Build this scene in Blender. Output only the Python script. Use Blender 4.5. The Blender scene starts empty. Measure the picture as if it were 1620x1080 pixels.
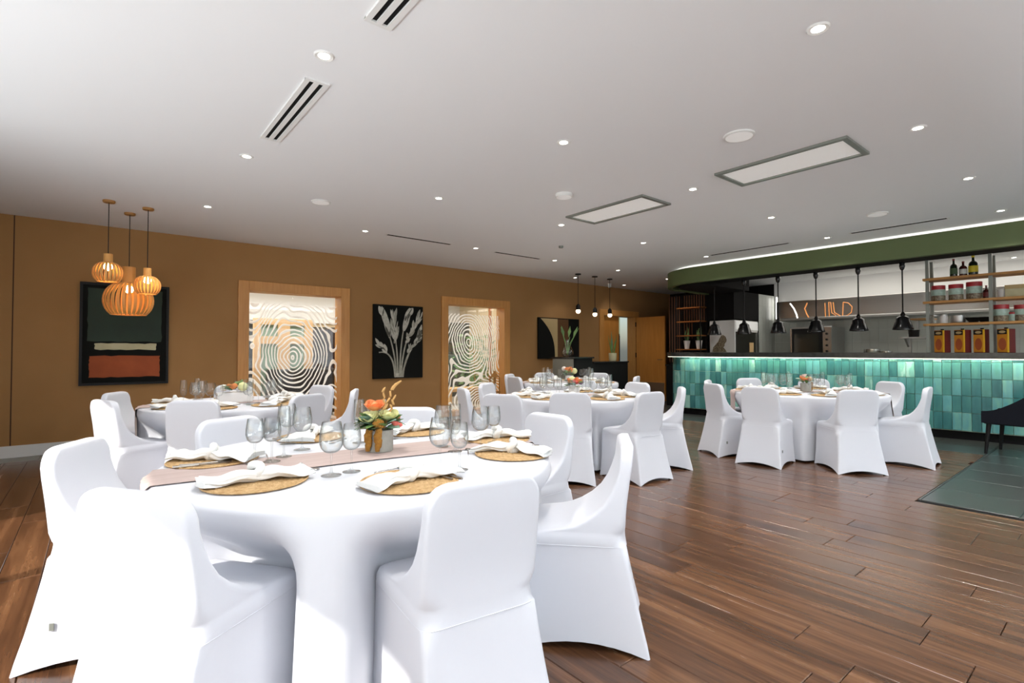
import bpy, bmesh, math, random
from mathutils import Vector, Matrix, noise
random.seed(7)
PI = math.pi
scene = bpy.context.scene
COL = scene.collection

# ------------------------------------------------------------------ camera
CAM_H, FPX, YAW, PITCH = 1.25, 810.0, math.radians(50.9), math.atan(16 / 810)
FH = Vector((math.cos(YAW), math.sin(YAW), 0)); RT = Vector((math.sin(YAW), -math.cos(YAW), 0))
FW = FH * math.cos(PITCH) + Vector((0, 0, math.sin(PITCH))); UP = RT.cross(FW)
CAMP = Vector((0, 0, CAM_H))
cd = bpy.data.cameras.new('camera'); cam = bpy.data.objects.new('camera', cd); COL.objects.link(cam)
cd.sensor_width = 36; cd.sensor_fit = 'HORIZONTAL'; cd.lens = 36 * FPX / 1620; cd.clip_start = 0.02
cam.matrix_world = Matrix(((RT.x, UP.x, -FW.x, CAMP.x), (RT.y, UP.y, -FW.y, CAMP.y), (RT.z, UP.z, -FW.z, CAMP.z), (0, 0, 0, 1)))
scene.camera = cam
def ray(x, y): return FW + RT * ((x - 810) / FPX) + UP * ((540 - y) / FPX)
def PZ(x, y, z):                      # the point at height z seen at a pixel of the photograph
    d = ray(x, y); return CAMP + d * ((z - CAM_H) / d.z)
def PY(x, y, Y): d = ray(x, y); return CAMP + d * (Y / d.y)
def PX(x, y, X): d = ray(x, y); return CAMP + d * (X / d.x)
def depth(p): return (Vector(p) - CAMP).dot(FW)
def pix(p):
    v = Vector(p) - CAMP; w = v.dot(FW); return 810 + FPX * v.dot(RT) / w, 540 - FPX * v.dot(UP) / w

# ------------------------------------------------------------------ light
vs = scene.view_settings
vs.view_transform = 'Standard'; vs.look = 'None'; vs.gamma = 1.0; vs.exposure = 0.12; vs.use_curve_mapping = False
scene.cycles.use_denoising = True
scene.cycles.max_bounces = 10; scene.cycles.transparent_max_bounces = 24
scene.cycles.sample_clamp_indirect = 6.0
world = bpy.data.worlds.new('sky'); scene.world = world; world.use_nodes = True
wn = world.node_tree; wn.nodes.clear()
wo = wn.nodes.new('ShaderNodeOutputWorld'); wb = wn.nodes.new('ShaderNodeBackground')
sk = wn.nodes.new('ShaderNodeTexSky'); sk.sky_type = 'NISHITA'; sk.sun_disc = False
sk.sun_elevation = math.radians(38); sk.sun_rotation = math.radians(-90 - 18); sk.air_density = 1.0; sk.dust_density = 2.0
wn.links.new(sk.outputs[0], wb.inputs[0]); wn.links.new(wb.outputs[0], wo.inputs[0]); wb.inputs[1].default_value = 0.12
def light(name, typ, loc, energy, color=(1, 1, 1), rot=None, to=None, **kw):
    l = bpy.data.lights.new(name, typ); l.energy = energy; l.color = color
    for k, v in kw.items(): setattr(l, k, v)
    o = bpy.data.objects.new(name, l); COL.objects.link(o); o.location = loc
    if to is not None: o.rotation_euler = (Vector(to) - Vector(loc)).to_track_quat('-Z', 'Y').to_euler()
    elif rot: o.rotation_euler = rot
    return o
SUN_DIR = Vector((math.cos(math.radians(38)) * math.cos(math.radians(22)), math.cos(math.radians(38)) * math.sin(math.radians(22)), -math.sin(math.radians(38))))
light('sun', 'SUN', (-8, -4, 8), 5.0, (1, 0.95, 0.88), to=Vector((-8, -4, 8)) + SUN_DIR, angle=math.radians(0.6))
# daylight entering through the glass fronts beside and behind the photographer
light('daylight_west_glazing', 'AREA', (-1.95, 0.4, 1.35), 40, (0.86, 0.94, 1.0), to=(-1.95 + 1, 0.6, 1.35 + .9), shape='RECTANGLE', size=8.0, size_y=2.3)
light('daylight_south_glazing', 'AREA', (4.0, -4.4, 1.35), 90, (0.86, 0.94, 1.0), to=(4.0, -4.4 + 1, 1.35 + .9), shape='RECTANGLE', size=11.0, size_y=2.3)

# added upward lamps imitating bounce off the paving, to brighten the ceiling
light('ceiling_fill_west', 'AREA', (-3.7, 0.4, -.10), 430, (0.86, 0.94, 1.0), rot=(PI, 0, 0), shape='RECTANGLE', size=3.0, size_y=9.0)
light('ceiling_fill_south', 'AREA', (4.0, -6.0, -.10), 4600, (0.86, 0.94, 1.0), rot=(PI, 0, 0), shape='RECTANGLE', size=11.0, size_y=2.6)

# ------------------------------------------------------------------ materials
def S(h):
    h = h.lstrip('#'); c = [int(h[i:i + 2], 16) / 255 for i in (0, 2, 4)]
    return tuple((v / 12.92 if v <= 0.04045 else ((v + 0.055) / 1.055) ** 2.4) for v in c)
MATS = {}
def mat(name, col=(.8, .8, .8), rough=.5, metal=0.0, bump=None, var=None, spec=None, emit=None, coat=0.0, sheen=0.0):
    """bump=(scale, strength, (sx,sy,sz)); var=(scale, amount, (sx,sy,sz), other colour)"""
    m = bpy.data.materials.new(name); m.use_nodes = True; nt = m.node_tree; b = nt.nodes['Principled BSDF']
    b.inputs['Base Color'].default_value = (*col, 1); b.inputs['Roughness'].default_value = rough; b.inputs['Metallic'].default_value = metal
    if spec is not None: b.inputs['Specular IOR Level'].default_value = spec
    if coat: b.inputs['Coat Weight'].default_value = coat
    if sheen: b.inputs['Sheen Weight'].default_value = sheen
    if emit: b.inputs['Emission Color'].default_value = (*emit[0], 1); b.inputs['Emission Strength'].default_value = emit[1]
    def coords(sc):
        tc = nt.nodes.new('ShaderNodeTexCoord'); mp = nt.nodes.new('ShaderNodeMapping'); mp.inputs['Scale'].default_value = sc
        nt.links.new(tc.outputs['Object'], mp.inputs[0]); return mp.outputs[0]
    if var:
        n = nt.nodes.new('ShaderNodeTexNoise'); n.inputs['Scale'].default_value = var[0]; n.inputs['Detail'].default_value = 5
        nt.links.new(coords(var[2]), n.inputs['Vector'])
        r = nt.nodes.new('ShaderNodeValToRGB'); r.color_ramp.elements[0].position = .5 - var[1]; r.color_ramp.elements[1].position = .5 + var[1]
        r.color_ramp.elements[0].color = (*col, 1); r.color_ramp.elements[1].color = (*var[3], 1)
        nt.links.new(n.outputs[0], r.inputs[0]); nt.links.new(r.outputs[0], b.inputs['Base Color'])
    if bump:
        n = nt.nodes.new('ShaderNodeTexNoise'); n.inputs['Scale'].default_value = bump[0]; n.inputs['Detail'].default_value = 4
        nt.links.new(coords(bump[2]), n.inputs['Vector'])
        bp = nt.nodes.new('ShaderNodeBump'); bp.inputs['Strength'].default_value = bump[1]; bp.inputs['Distance'].default_value = .01
        nt.links.new(n.outputs[0], bp.inputs['Height']); nt.links.new(bp.outputs[0], b.inputs['Normal'])
    MATS[name] = m; return m
U3 = (1, 1, 1)
mat('ceiling_paint', (.85, .86, .87), .85, bump=(1.2, .05, (1, 6, 1)))
mat('white_paint', (.78, .78, .76), .6)
mat('brown_wall', S('a67c4c'), .85, var=(2.5, .3, (1, 1, 1), S('a07646')), bump=(90, .08, U3))
mat('seam_dark', S('4a3018'), .8)
mat('maple', S('d49a56'), .42, var=(3, .3, (14, 14, 1), S('c28442')), bump=(6, .03, (20, 20, 1)))
mat('door_wood', S('d29045'), .4, var=(2.2, .3, (12, 12, 1), S('bd7c36')))
mat('lamp_wood', S('e0a85f'), .5, var=(4, .3, (8, 8, 1), S('cf9148')))
mat('brass_wood', S('a5753a'), .45)
mat('shelf_wood', S('c99555'), .5, var=(3, .25, (12, 1, 12), S('b07c40')))
mat('cloth', (.67, .685, .735), .75, bump=(5, .12, (1, 1, .35)), sheen=.15)
mat('chair_cloth', (.67, .685, .74), .62, bump=(7, .10, (1, 1, .3)), sheen=.12)
mat('napkin', (.80, .805, .79), .8, bump=(30, .15, U3))
mat('runner', S('c2b0ab'), .75, var=(6, .3, (.5, 9, 1), S('b3a09a')), bump=(6, .35, (.4, 10, 1)))
mat('black', (.008, .0075, .0075), .5, spec=.25)
mat('black_matte', (.006, .0055, .0055), .8, spec=.2)
mat('black_gloss', (.015, .015, .016), .18)
mat('dark_stone', (.035, .037, .036), .15, var=(14, .2, U3, (.02, .021, .021)))
mat('steel', (.58, .57, .55), .22, metal=1.0, bump=(3, .02, (1, 1, 25)))
mat('steel_dull', (.45, .45, .44), .38, metal=1.0)
mat('grey_metal', S('8b8f88'), .45, metal=.4)
mat('copper', S('b4733f'), .35, metal=.7)
mat('slat_copper', S('8d6248'), .5, metal=.3)
mat('green_paint', S('5d6b43'), .6)
mat('green_wall', S('9fae8c'), .7)
mat('floor_tile', S('3a3c3a'), .28, var=(3, .3, U3, S('434543')))
mat('grey_tile', S('8d8d84'), .35)
mat('grout', S('b9c9b4'), .8)
mat('kitchen_tile', S('c3c6c0'), .25)
mat('concrete', S('a8a69e'), .8, var=(18, .3, U3, S('8e8d86')), bump=(60, .3, U3))
mat('white_ceramic', (.8, .79, .78), .35)
mat('mat_weave', S('dcb987'), .8, var=(60, .2, U3, S('bb925c')), bump=(220, .9, U3))
mat('cutlery', (.32, .28, .24), .25, metal=1.0)
mat('silver', (.6, .6, .6), .2, metal=1.0)
mat('leaf_green', S('6f8f4c'), .5, var=(9, .3, U3, S('4f7040')))
mat('leaf_dark', S('47623f'), .5)
mat('leaf_blue', S('7fa08c'), .55)
mat('rose_orange', S('ee8a55'), .6, var=(20, .3, U3, S('f4a56a')))
mat('rose_pink', S('e8766a'), .6)
mat('cream_flower', S('e6e0a8'), .7, var=(30, .3, U3, S('cdd29a')))
mat('white_flower', S('ece4dc'), .7)
mat('violet_flower', S('8f7f9f'), .7)
mat('amaranth', S('a9772a'), .9, var=(60, .3, U3, S('8a5a1c')), bump=(120, 1, U3))
mat('dry_grass', S('c79a5e'), .8)
mat('label_white', S('d8dbd5'), .6)
mat('red_print', S('a8232b'), .4); mat('mint_print', S('b5cbc0'), .4, var=(25, .2, U3, S('96ad9e'))); mat('olive_print', S('9a8f78'), .45, var=(40, .15, U3, S('5e4a38')))
mat('tin_orange', S('c9821c'), .35); mat('tin_red', S('6e1f1c'), .5); mat('tin_yellow', S('e6b526'), .4)
mat('bottle_dark', (.012, .02, .012), .12); mat('bottle_red', (.06, .01, .01), .12); mat('label_yellow', S('d5c02a'), .5)
mat('navy_fabric', (.006, .007, .012), .8, spec=.2)
mat('plum', S('3a2630'), .7); mat('cream_wall', S('dcc7a4'), .7); mat('paving', S('b8afa2'), .8, var=(2, .3, U3, S('a79e90')))
mat('corridor_white', (.82, .82, .81), .7); mat('pale_timber', S('e2bd8a'), .5)
mat('painting_green', S('1f2b22'), .75, var=(2.2, .35, U3, S('2d4032')))
mat('painting_cream', S('c9c3a0'), .8, var=(9, .3, U3, S('b3aa84')))
mat('painting_orange', S('a9542a'), .8, var=(5, .3, U3, S('8f4320')))
mat('painting_black', S('0e0f0c'), .8, spec=.2)
mat('petal_grey', S('b9b7a8'), .8, var=(14, .35, U3, S('7d7b6e'))); mat('petal_light', S('d8d6ca'), .8, var=(20, .3, U3, S('a5a396')))
mat('petal_dark', S('6b6a5e'), .8, var=(20, .3, U3, S('3c3b34')))
mat('art_beige', S('b9a173'), .8); mat('art_brown', S('5d3d1c'), .8)
mat('lamp_on', (1, 1, 1), .5, emit=((1, .93, .82), 14)); mat('bulb_on', (1, 1, 1), .5, emit=((1, .66, .30), 26))
mat('globe_on', (1, 1, 1), .3, emit=((1, .78, .55), 2.6)); mat('cove_on', (1, 1, 1), .5, emit=((1, .97, .9), .8))
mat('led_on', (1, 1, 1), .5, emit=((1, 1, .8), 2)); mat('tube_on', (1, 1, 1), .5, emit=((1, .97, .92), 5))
mat('neon_reflection', S('d08a50'), .4, emit=(S('d98b4a'), .5))  # glow imitating a neon sign mirrored in the hood
mat('diffuser', (.9, .9, .88), .6, emit=((1, .98, .95), .16))
mat('oven_glass', (.03, .03, .025), .06)
mat('dark_stonework', S('5f615a'), .85, var=(6, .3, U3, S('44463f')))
mat('jute', S('b08c5c'), .9)

def plank_mat():
    m = bpy.data.materials.new('plank_wood'); m.use_nodes = True; nt = m.node_tree; b = nt.nodes['Principled BSDF']
    g = nt.nodes.new('ShaderNodeNewGeometry'); oi = nt.nodes.new('ShaderNodeObjectInfo')
    ad = nt.nodes.new('ShaderNodeMath'); ad.operation = 'ADD'; nt.links.new(oi.outputs['Random'], ad.inputs[0]); nt.links.new(g.outputs['Random Per Island'], ad.inputs[1])
    fr = nt.nodes.new('ShaderNodeMath'); fr.operation = 'FRACT'; nt.links.new(ad.outputs[0], fr.inputs[0])
    mu = nt.nodes.new('ShaderNodeMath'); mu.operation = 'MULTIPLY'; mu.inputs[1].default_value = 37.0; nt.links.new(fr.outputs[0], mu.inputs[0])
    cb = nt.nodes.new('ShaderNodeCombineXYZ'); nt.links.new(mu.outputs[0], cb.inputs[2])
    va = nt.nodes.new('ShaderNodeVectorMath'); va.operation = 'ADD'; nt.links.new(g.outputs['Position'], va.inputs[0]); nt.links.new(cb.outputs[0], va.inputs[1])
    def nz(sc, scale, det, rough=.6):
        mp = nt.nodes.new('ShaderNodeMapping'); mp.inputs['Scale'].default_value = sc; nt.links.new(va.outputs[0], mp.inputs[0])
        n = nt.nodes.new('ShaderNodeTexNoise'); n.inputs['Scale'].default_value = scale; n.inputs['Detail'].default_value = det; n.inputs['Roughness'].default_value = rough
        nt.links.new(mp.outputs[0], n.inputs['Vector']); return n.outputs[0]
    n1 = nz((11, .8, 1), 1.0, 6); n2 = nz((60, 2.5, 1), 1.0, 3)
    mx = nt.nodes.new('ShaderNodeMath'); mx.operation = 'MULTIPLY_ADD'; mx.inputs[1].default_value = .35; nt.links.new(n2, mx.inputs[0]); nt.links.new(n1, mx.inputs[2])
    m2 = nt.nodes.new('ShaderNodeMath'); m2.operation = 'MULTIPLY_ADD'; m2.inputs[1].default_value = .10; nt.links.new(fr.outputs[0], m2.inputs[0]); nt.links.new(mx.outputs[0], m2.inputs[2])
    r = nt.nodes.new('ShaderNodeValToRGB'); e = r.color_ramp.elements
    e[0].position = .46; e[0].color = (*S('2c1e17'), 1); e[1].position = 1.0; e[1].color = (*S('7c5639'), 1)
    k = e.new(.72); k.color = (*S('573925'), 1)
    nt.links.new(m2.outputs[0], r.inputs[0]); nt.links.new(r.outputs[0], b.inputs['Base Color'])
    rr = nt.nodes.new('ShaderNodeMapRange'); rr.inputs[3].default_value = .15; rr.inputs[4].default_value = .34; nt.links.new(n1, rr.inputs[0]); nt.links.new(rr.outputs[0], b.inputs['Roughness'])
    bp = nt.nodes.new('ShaderNodeBump'); bp.inputs['Strength'].default_value = .12; bp.inputs['Distance'].default_value = .004
    nt.links.new(mx.outputs[0], bp.inputs['Height']); nt.links.new(bp.outputs[0], b.inputs['Normal'])
    MATS['plank_wood'] = m
plank_mat()
def teal_mat():
    m = bpy.data.materials.new('teal_glaze'); m.use_nodes = True; nt = m.node_tree; b = nt.nodes['Principled BSDF']
    oi = nt.nodes.new('ShaderNodeObjectInfo'); g = nt.nodes.new('ShaderNodeNewGeometry')
    ad = nt.nodes.new('ShaderNodeMath'); ad.operation = 'ADD'; nt.links.new(oi.outputs['Random'], ad.inputs[0]); nt.links.new(g.outputs['Random Per Island'], ad.inputs[1])
    fr = nt.nodes.new('ShaderNodeMath'); fr.operation = 'FRACT'; nt.links.new(ad.outputs[0], fr.inputs[0])
    mp = nt.nodes.new('ShaderNodeMapping'); mp.inputs['Scale'].default_value = (14, 14, 4); nt.links.new(g.outputs['Position'], mp.inputs[0])
    n = nt.nodes.new('ShaderNodeTexNoise'); n.inputs['Scale'].default_value = 1.0; n.inputs['Detail'].default_value = 5; nt.links.new(mp.outputs[0], n.inputs['Vector'])
    ma = nt.nodes.new('ShaderNodeMath'); ma.operation = 'MULTIPLY_ADD'; ma.inputs[1].default_value = .55; f2 = nt.nodes.new('ShaderNodeMath'); f2.operation = 'MULTIPLY_ADD'; f2.inputs[1].default_value = .68; f2.inputs[2].default_value = .08; nt.links.new(fr.outputs[0], f2.inputs[0]); nt.links.new(n.outputs[0], ma.inputs[0]); nt.links.new(f2.outputs[0], ma.inputs[2])
    r = nt.nodes.new('ShaderNodeValToRGB'); e = r.color_ramp.elements
    e[0].position = .18; e[0].color = (*S('235659'), 1); e[1].position = 1.3; e[1].color = (*S('97c5ba'), 1)
    for p, c in ((.45, '3a7576'), (.65, '4c8a82'), (.85, '609fa2'), (1.05, '7cb5a4')):
        k = e.new(min(p, .999)); k.color = (*S(c), 1)
    nt.links.new(ma.outputs[0], r.inputs[0]); nt.links.new(r.outputs[0], b.inputs['Base Color']); b.inputs['Roughness'].default_value = .14
    bp = nt.nodes.new('ShaderNodeBump'); bp.inputs['Strength'].default_value = .25; bp.inputs['Distance'].default_value = .01; nt.links.new(n.outputs[0], bp.inputs['Height']); nt.links.new(bp.outputs[0], b.inputs['Normal'])
    MATS['teal_glaze'] = m
teal_mat()
def glass_mat(name, tint=(.980, .988, .986), edge=(.56, .60, .60)):
    m = bpy.data.materials.new(name); m.use_nodes = True; nt = m.node_tree; nt.nodes.clear()
    o = nt.nodes.new('ShaderNodeOutputMaterial'); t = nt.nodes.new('ShaderNodeBsdfTransparent'); g = nt.nodes.new('ShaderNodeBsdfGlossy')
    g.inputs['Roughness'].default_value = .02; f = nt.nodes.new('ShaderNodeMath'); f.operation = 'MULTIPLY_ADD'; f.inputs[1].default_value = .62; f.inputs[2].default_value = .07; pw = nt.nodes.new('ShaderNodeMath'); pw.operation = 'POWER'; pw.inputs[1].default_value = 2.4; nt.links.new(pw.outputs[0], f.inputs[0])
    lw = nt.nodes.new('ShaderNodeLayerWeight'); lw.inputs[0].default_value = .5; nt.links.new(lw.outputs['Facing'], pw.inputs[0])
    c = nt.nodes.new('ShaderNodeMix'); c.data_type = 'RGBA'; c.inputs[6].default_value = (*tint, 1); c.inputs[7].default_value = (*edge, 1)
    nt.links.new(pw.outputs[0], c.inputs[0]); nt.links.new(c.outputs[2], t.inputs[0])
    s = nt.nodes.new('ShaderNodeMixShader'); nt.links.new(f.outputs[0], s.inputs[0]); nt.links.new(t.outputs[0], s.inputs[1]); nt.links.new(g.outputs[0], s.inputs[2])
    nt.links.new(s.outputs[0], o.inputs[0]); MATS[name] = m
glass_mat('glass'); glass_mat('pane_glass', (.97, .98, .97), (.85, .88, .87))
def decal_mat(name, centres, freq):
    """clear glass printed with white contour lines, like tree rings"""
    glass_mat(name, (.97, .98, .97), (.85, .88, .87)); m = MATS[name]; nt = m.node_tree
    tc = nt.nodes.new('ShaderNodeTexCoord'); n = nt.nodes.new('ShaderNodeTexNoise'); n.inputs['Scale'].default_value = 1.6; n.inputs['Detail'].default_value = 2
    nt.links.new(tc.outputs['Object'], n.inputs['Vector'])
    prev = None
    for (cx, cz, sx, sz) in centres:
        mp = nt.nodes.new('ShaderNodeMapping'); mp.vector_type = 'TEXTURE'; mp.inputs['Location'].default_value = (cx, 0, cz); mp.inputs['Scale'].default_value = (sx, 1000, sz)
        nt.links.new(tc.outputs['Object'], mp.inputs[0])
        ln = nt.nodes.new('ShaderNodeVectorMath'); ln.operation = 'LENGTH'; nt.links.new(mp.outputs[0], ln.inputs[0]); v = ln.outputs['Value']
        if prev is not None:
            mn = nt.nodes.new('ShaderNodeMath'); mn.operation = 'SMOOTH_MIN'; mn.inputs[2].default_value = .45; nt.links.new(prev, mn.inputs[0]); nt.links.new(v, mn.inputs[1]); v = mn.outputs[0]
        prev = v
    a = nt.nodes.new('ShaderNodeMath'); a.operation = 'MULTIPLY_ADD'; a.inputs[1].default_value = .36; nt.links.new(n.outputs[0], a.inputs[0]); nt.links.new(prev, a.inputs[2])
    f = nt.nodes.new('ShaderNodeMath'); f.operation = 'MULTIPLY'; f.inputs[1].default_value = freq; nt.links.new(a.outputs[0], f.inputs[0])
    fr = nt.nodes.new('ShaderNodeMath'); fr.operation = 'FRACT'; nt.links.new(f.outputs[0], fr.inputs[0])
    lt = nt.nodes.new('ShaderNodeMath'); lt.operation = 'LESS_THAN'; lt.inputs[1].default_value = .34; nt.links.new(fr.outputs[0], lt.inputs[0])
    sp = nt.nodes.new('ShaderNodeSeparateXYZ'); nt.links.new(tc.outputs['Object'], sp.inputs[0])
    zt = nt.nodes.new('ShaderNodeMath'); zt.operation = 'LESS_THAN'; zt.inputs[1].default_value = 2.0; nt.links.new(sp.outputs[2], zt.inputs[0])
    ml = nt.nodes.new('ShaderNodeMath'); ml.operation = 'MULTIPLY'; nt.links.new(lt.outputs[0], ml.inputs[0]); nt.links.new(zt.outputs[0], ml.inputs[1])
    d = nt.nodes.new('ShaderNodeBsdfDiffuse'); d.inputs[0].default_value = (.93, .93, .91, 1); tr = nt.nodes.new('ShaderNodeBsdfTranslucent'); tr.inputs[0].default_value = (.93, .93, .91, 1)
    w = nt.nodes.new('ShaderNodeMixShader'); w.inputs[0].default_value = .65; nt.links.new(d.outputs[0], w.inputs[1]); nt.links.new(tr.outputs[0], w.inputs[2])
    o = [x for x in nt.nodes if x.type == 'OUTPUT_MATERIAL'][0]; old = o.inputs[0].links[0].from_socket
    s = nt.nodes.new('ShaderNodeMixShader'); nt.links.new(ml.outputs[0], s.inputs[0]); nt.links.new(old, s.inputs[1]); nt.links.new(w.outputs[0], s.inputs[2]); nt.links.new(s.outputs[0], o.inputs[0])

# ------------------------------------------------------------------ mesh helpers
class MB:
    def __init__(s): s.v = []; s.f = []
    def add(s, vs, fs):
        n = len(s.v); s.v += [tuple(v) for v in vs]; s.f += [tuple(i + n for i in f) for f in fs]; return s
    def box(s, x0, y0, z0, x1, y1, z1, c=0.0):
        if x0 > x1: x0, x1 = x1, x0
        if y0 > y1: y0, y1 = y1, y0
        if z0 > z1: z0, z1 = z1, z0
        if c <= 0:
            return s.add([(x0, y0, z0), (x1, y0, z0), (x1, y1, z0), (x0, y1, z0), (x0, y0, z1), (x1, y0, z1), (x1, y1, z1), (x0, y1, z1)],
                         [(0, 3, 2, 1), (4, 5, 6, 7), (0, 1, 5, 4), (1, 2, 6, 5), (2, 3, 7, 6), (3, 0, 4, 7)])
        bm = bmesh.new(); bmesh.ops.create_cube(bm, size=1)
        for v in bm.verts: v.co = ((x0 + x1) / 2 + v.co.x * (x1 - x0), (y0 + y1) / 2 + v.co.y * (y1 - y0), (z0 + z1) / 2 + v.co.z * (z1 - z0))
        bmesh.ops.bevel(bm, geom=bm.edges[:], offset=c, segments=2, affect='EDGES', profile=.5)
        bm.verts.index_update(); s.add([v.co for v in bm.verts], [[v.index for v in f.verts] for f in bm.faces]); bm.free(); return s
    def lathe(s, prof, n=24, c=(0, 0, 0), cap=(True, True), rad=None):
        vs = []; fs = []
        for (r, z) in prof:
            for i in range(n):
                a = 2 * PI * i / n; k = rad(a, z) if rad else 1
                vs.append((c[0] + r * k * math.cos(a), c[1] + r * k * math.sin(a), c[2] + z))
        m = len(prof)
        for j in range(m - 1):
            for i in range(n):
                k = (i + 1) % n; fs.append((j * n + i, j * n + k, (j + 1) * n + k, (j + 1) * n + i))
        if cap[0]: fs.append(tuple(range(n - 1, -1, -1)))
        if cap[1]: fs.append(tuple((m - 1) * n + i for i in range(n)))
        return s.add(vs, fs)
    def tube(s, pts, r, n=8, closed=False, cap=True):
        pts = [Vector(p) for p in pts]; m = len(pts); vs = []; fs = []; up = None
        for j in range(m):
            if closed: t = (pts[(j + 1) % m] - pts[j - 1])
            else: t = pts[min(j + 1, m - 1)] - pts[max(j - 1, 0)]
            t.normalize()
            if up is None: up = t.orthogonal().normalized()
            up = (up - t * up.dot(t)); up = up.normalized() if up.length > 1e-6 else t.orthogonal().normalized()
            w = t.cross(up); rr = r[j] if isinstance(r, (list, tuple)) else r
            for i in range(n):
                a = 2 * PI * i / n; vs.append(pts[j] + up * (rr * math.cos(a)) + w * (rr * math.sin(a)))
        for j in range(m if closed else m - 1):
            for i in range(n):
                k = (i + 1) % n; j2 = (j + 1) % m; fs.append((j * n + i, j * n + k, j2 * n + k, j2 * n + i))
        if cap and not closed: fs.append(tuple(range(n - 1, -1, -1))); fs.append(tuple((m - 1) * n + i for i in range(n)))
        return s.add(vs, fs)
    def prism(s, poly, a, b, plane='xy'):
        n = len(poly)
        def P(u, v, w): return {'xy': (u, v, w), 'xz': (u, w, v), 'yz': (w, u, v)}[plane]
        vs = [P(u, v, a) for u, v in poly] + [P(u, v, b) for u, v in poly]
        return s.add(vs, [tuple(range(n - 1, -1, -1)), tuple(range(n, 2 * n))] + [(i, (i + 1) % n, n + (i + 1) % n, n + i) for i in range(n)])
    def ball(s, c, r, nu=12, nv=8, sc=(1, 1, 1), f=None):
        prof = []; vs = []; fs = []
        for j in range(1, nv):
            th = PI * j / nv
            for i in range(nu):
                ph = 2 * PI * i / nu; d = Vector((math.sin(th) * math.cos(ph), math.sin(th) * math.sin(ph), math.cos(th))); k = f(d) if f else 1
                vs.append((c[0] + d.x * r * k * sc[0], c[1] + d.y * r * k * sc[1], c[2] + d.z * r * k * sc[2]))
        top = len(vs); vs.append((c[0], c[1], c[2] + r * sc[2])); bot = len(vs); vs.append((c[0], c[1], c[2] - r * sc[2]))
        for j in range(nv - 2):
            for i in range(nu):
                k = (i + 1) % nu; fs.append((j * nu + i, (j + 1) * nu + i, (j + 1) * nu + k, j * nu + k))
        for i in range(nu):
            k = (i + 1) % nu; fs.append((top, i, k)); fs.append((bot, (nv - 2) * nu + k, (nv - 2) * nu + i))
        return s.add(vs, fs)
    def grid(s, fn, nu, nv, wrap=False):
        vs = [fn(i / (nu if wrap else nu - 1), j / (nv - 1)) for j in range(nv) for i in range(nu)]; fs = []
        for j in range(nv - 1):
            for i in range(nu if wrap else nu - 1):
                k = (i + 1) % nu; fs.append((j * nu + i, j * nu + k, (j + 1) * nu + k, (j + 1) * nu + i))
        return s.add(vs, fs)
    def xf(s, M):
        s.v = [tuple(M @ Vector(v)) for v in s.v]; return s
    def mesh(s, name, m=None, smooth=None, fix=True):
        me = bpy.data.meshes.new(name); me.from_pydata(s.v, [], s.f)
        if fix:
            bm = bmesh.new(); bm.from_mesh(me); bmesh.ops.recalc_face_normals(bm, faces=bm.faces[:]); bm.to_mesh(me); bm.free()
        if m: me.materials.append(MATS[m])
        if smooth is not None:
            me.shade_smooth(); me.set_sharp_from_angle(angle=math.radians(smooth))
        me.update(); return me
    def obj(s, name, m, parent=None, smooth=None, loc=None, fix=True):
        return link(name, s.mesh(name, m, smooth, fix), parent, loc)
def link(name, me, parent=None, loc=None):
    o = bpy.data.objects.new(name, me); COL.objects.link(o)
    if parent: o.parent = parent
    if loc: o.location = loc
    return o
def tag(o, label=None, cat=None, group=None, kind=None):
    if label: o['label'] = label
    if cat: o['category'] = cat
    if group: o['group'] = group
    if kind: o['kind'] = kind
    return o
def thing(name, label, cat, loc=(0, 0, 0), rz=0.0, group=None):
    o = bpy.data.objects.new(name, None); COL.objects.link(o); o.empty_display_size = .1
    o.location = loc; o.rotation_euler = (0, 0, rz); return tag(o, label, cat, group)
def struct(o): o['kind'] = 'structure'; return o
def copy_tree(o, parent=None):
    c = o.copy(); COL.objects.link(c); c.parent = parent
    for ch in KIDS.get(o, ()): copy_tree(ch, c)
    return c
KIDS = {}
def register(root):
    KIDS[root] = [c for c in bpy.data.objects if c.parent == root]
    for c in KIDS[root]: KIDS[c] = [d for d in bpy.data.objects if d.parent == c]
ORD = ['first', 'second', 'third', 'fourth', 'fifth', 'sixth', 'seventh', 'eighth', 'ninth', 'tenth']
def sstep(a, b, x):
    t = max(0, min(1, (x - a) / (b - a))); return t * t * (3 - 2 * t)

# ------------------------------------------------------------------ the room
CEIL, WY = 2.87, 8.42
XW, YS, XE = -1.7, -4.2, 12.62          # glazed west side, glazed south side, far end wall
BORDER = WY - .36
floor = struct(MB().box(XW, YS, -.14, XE, WY + .2, -.012).obj('floor', 'black_matte'))
def tilezone(x, y): return (x > 5.42 and y < 1.22) or x > 8.35
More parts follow.
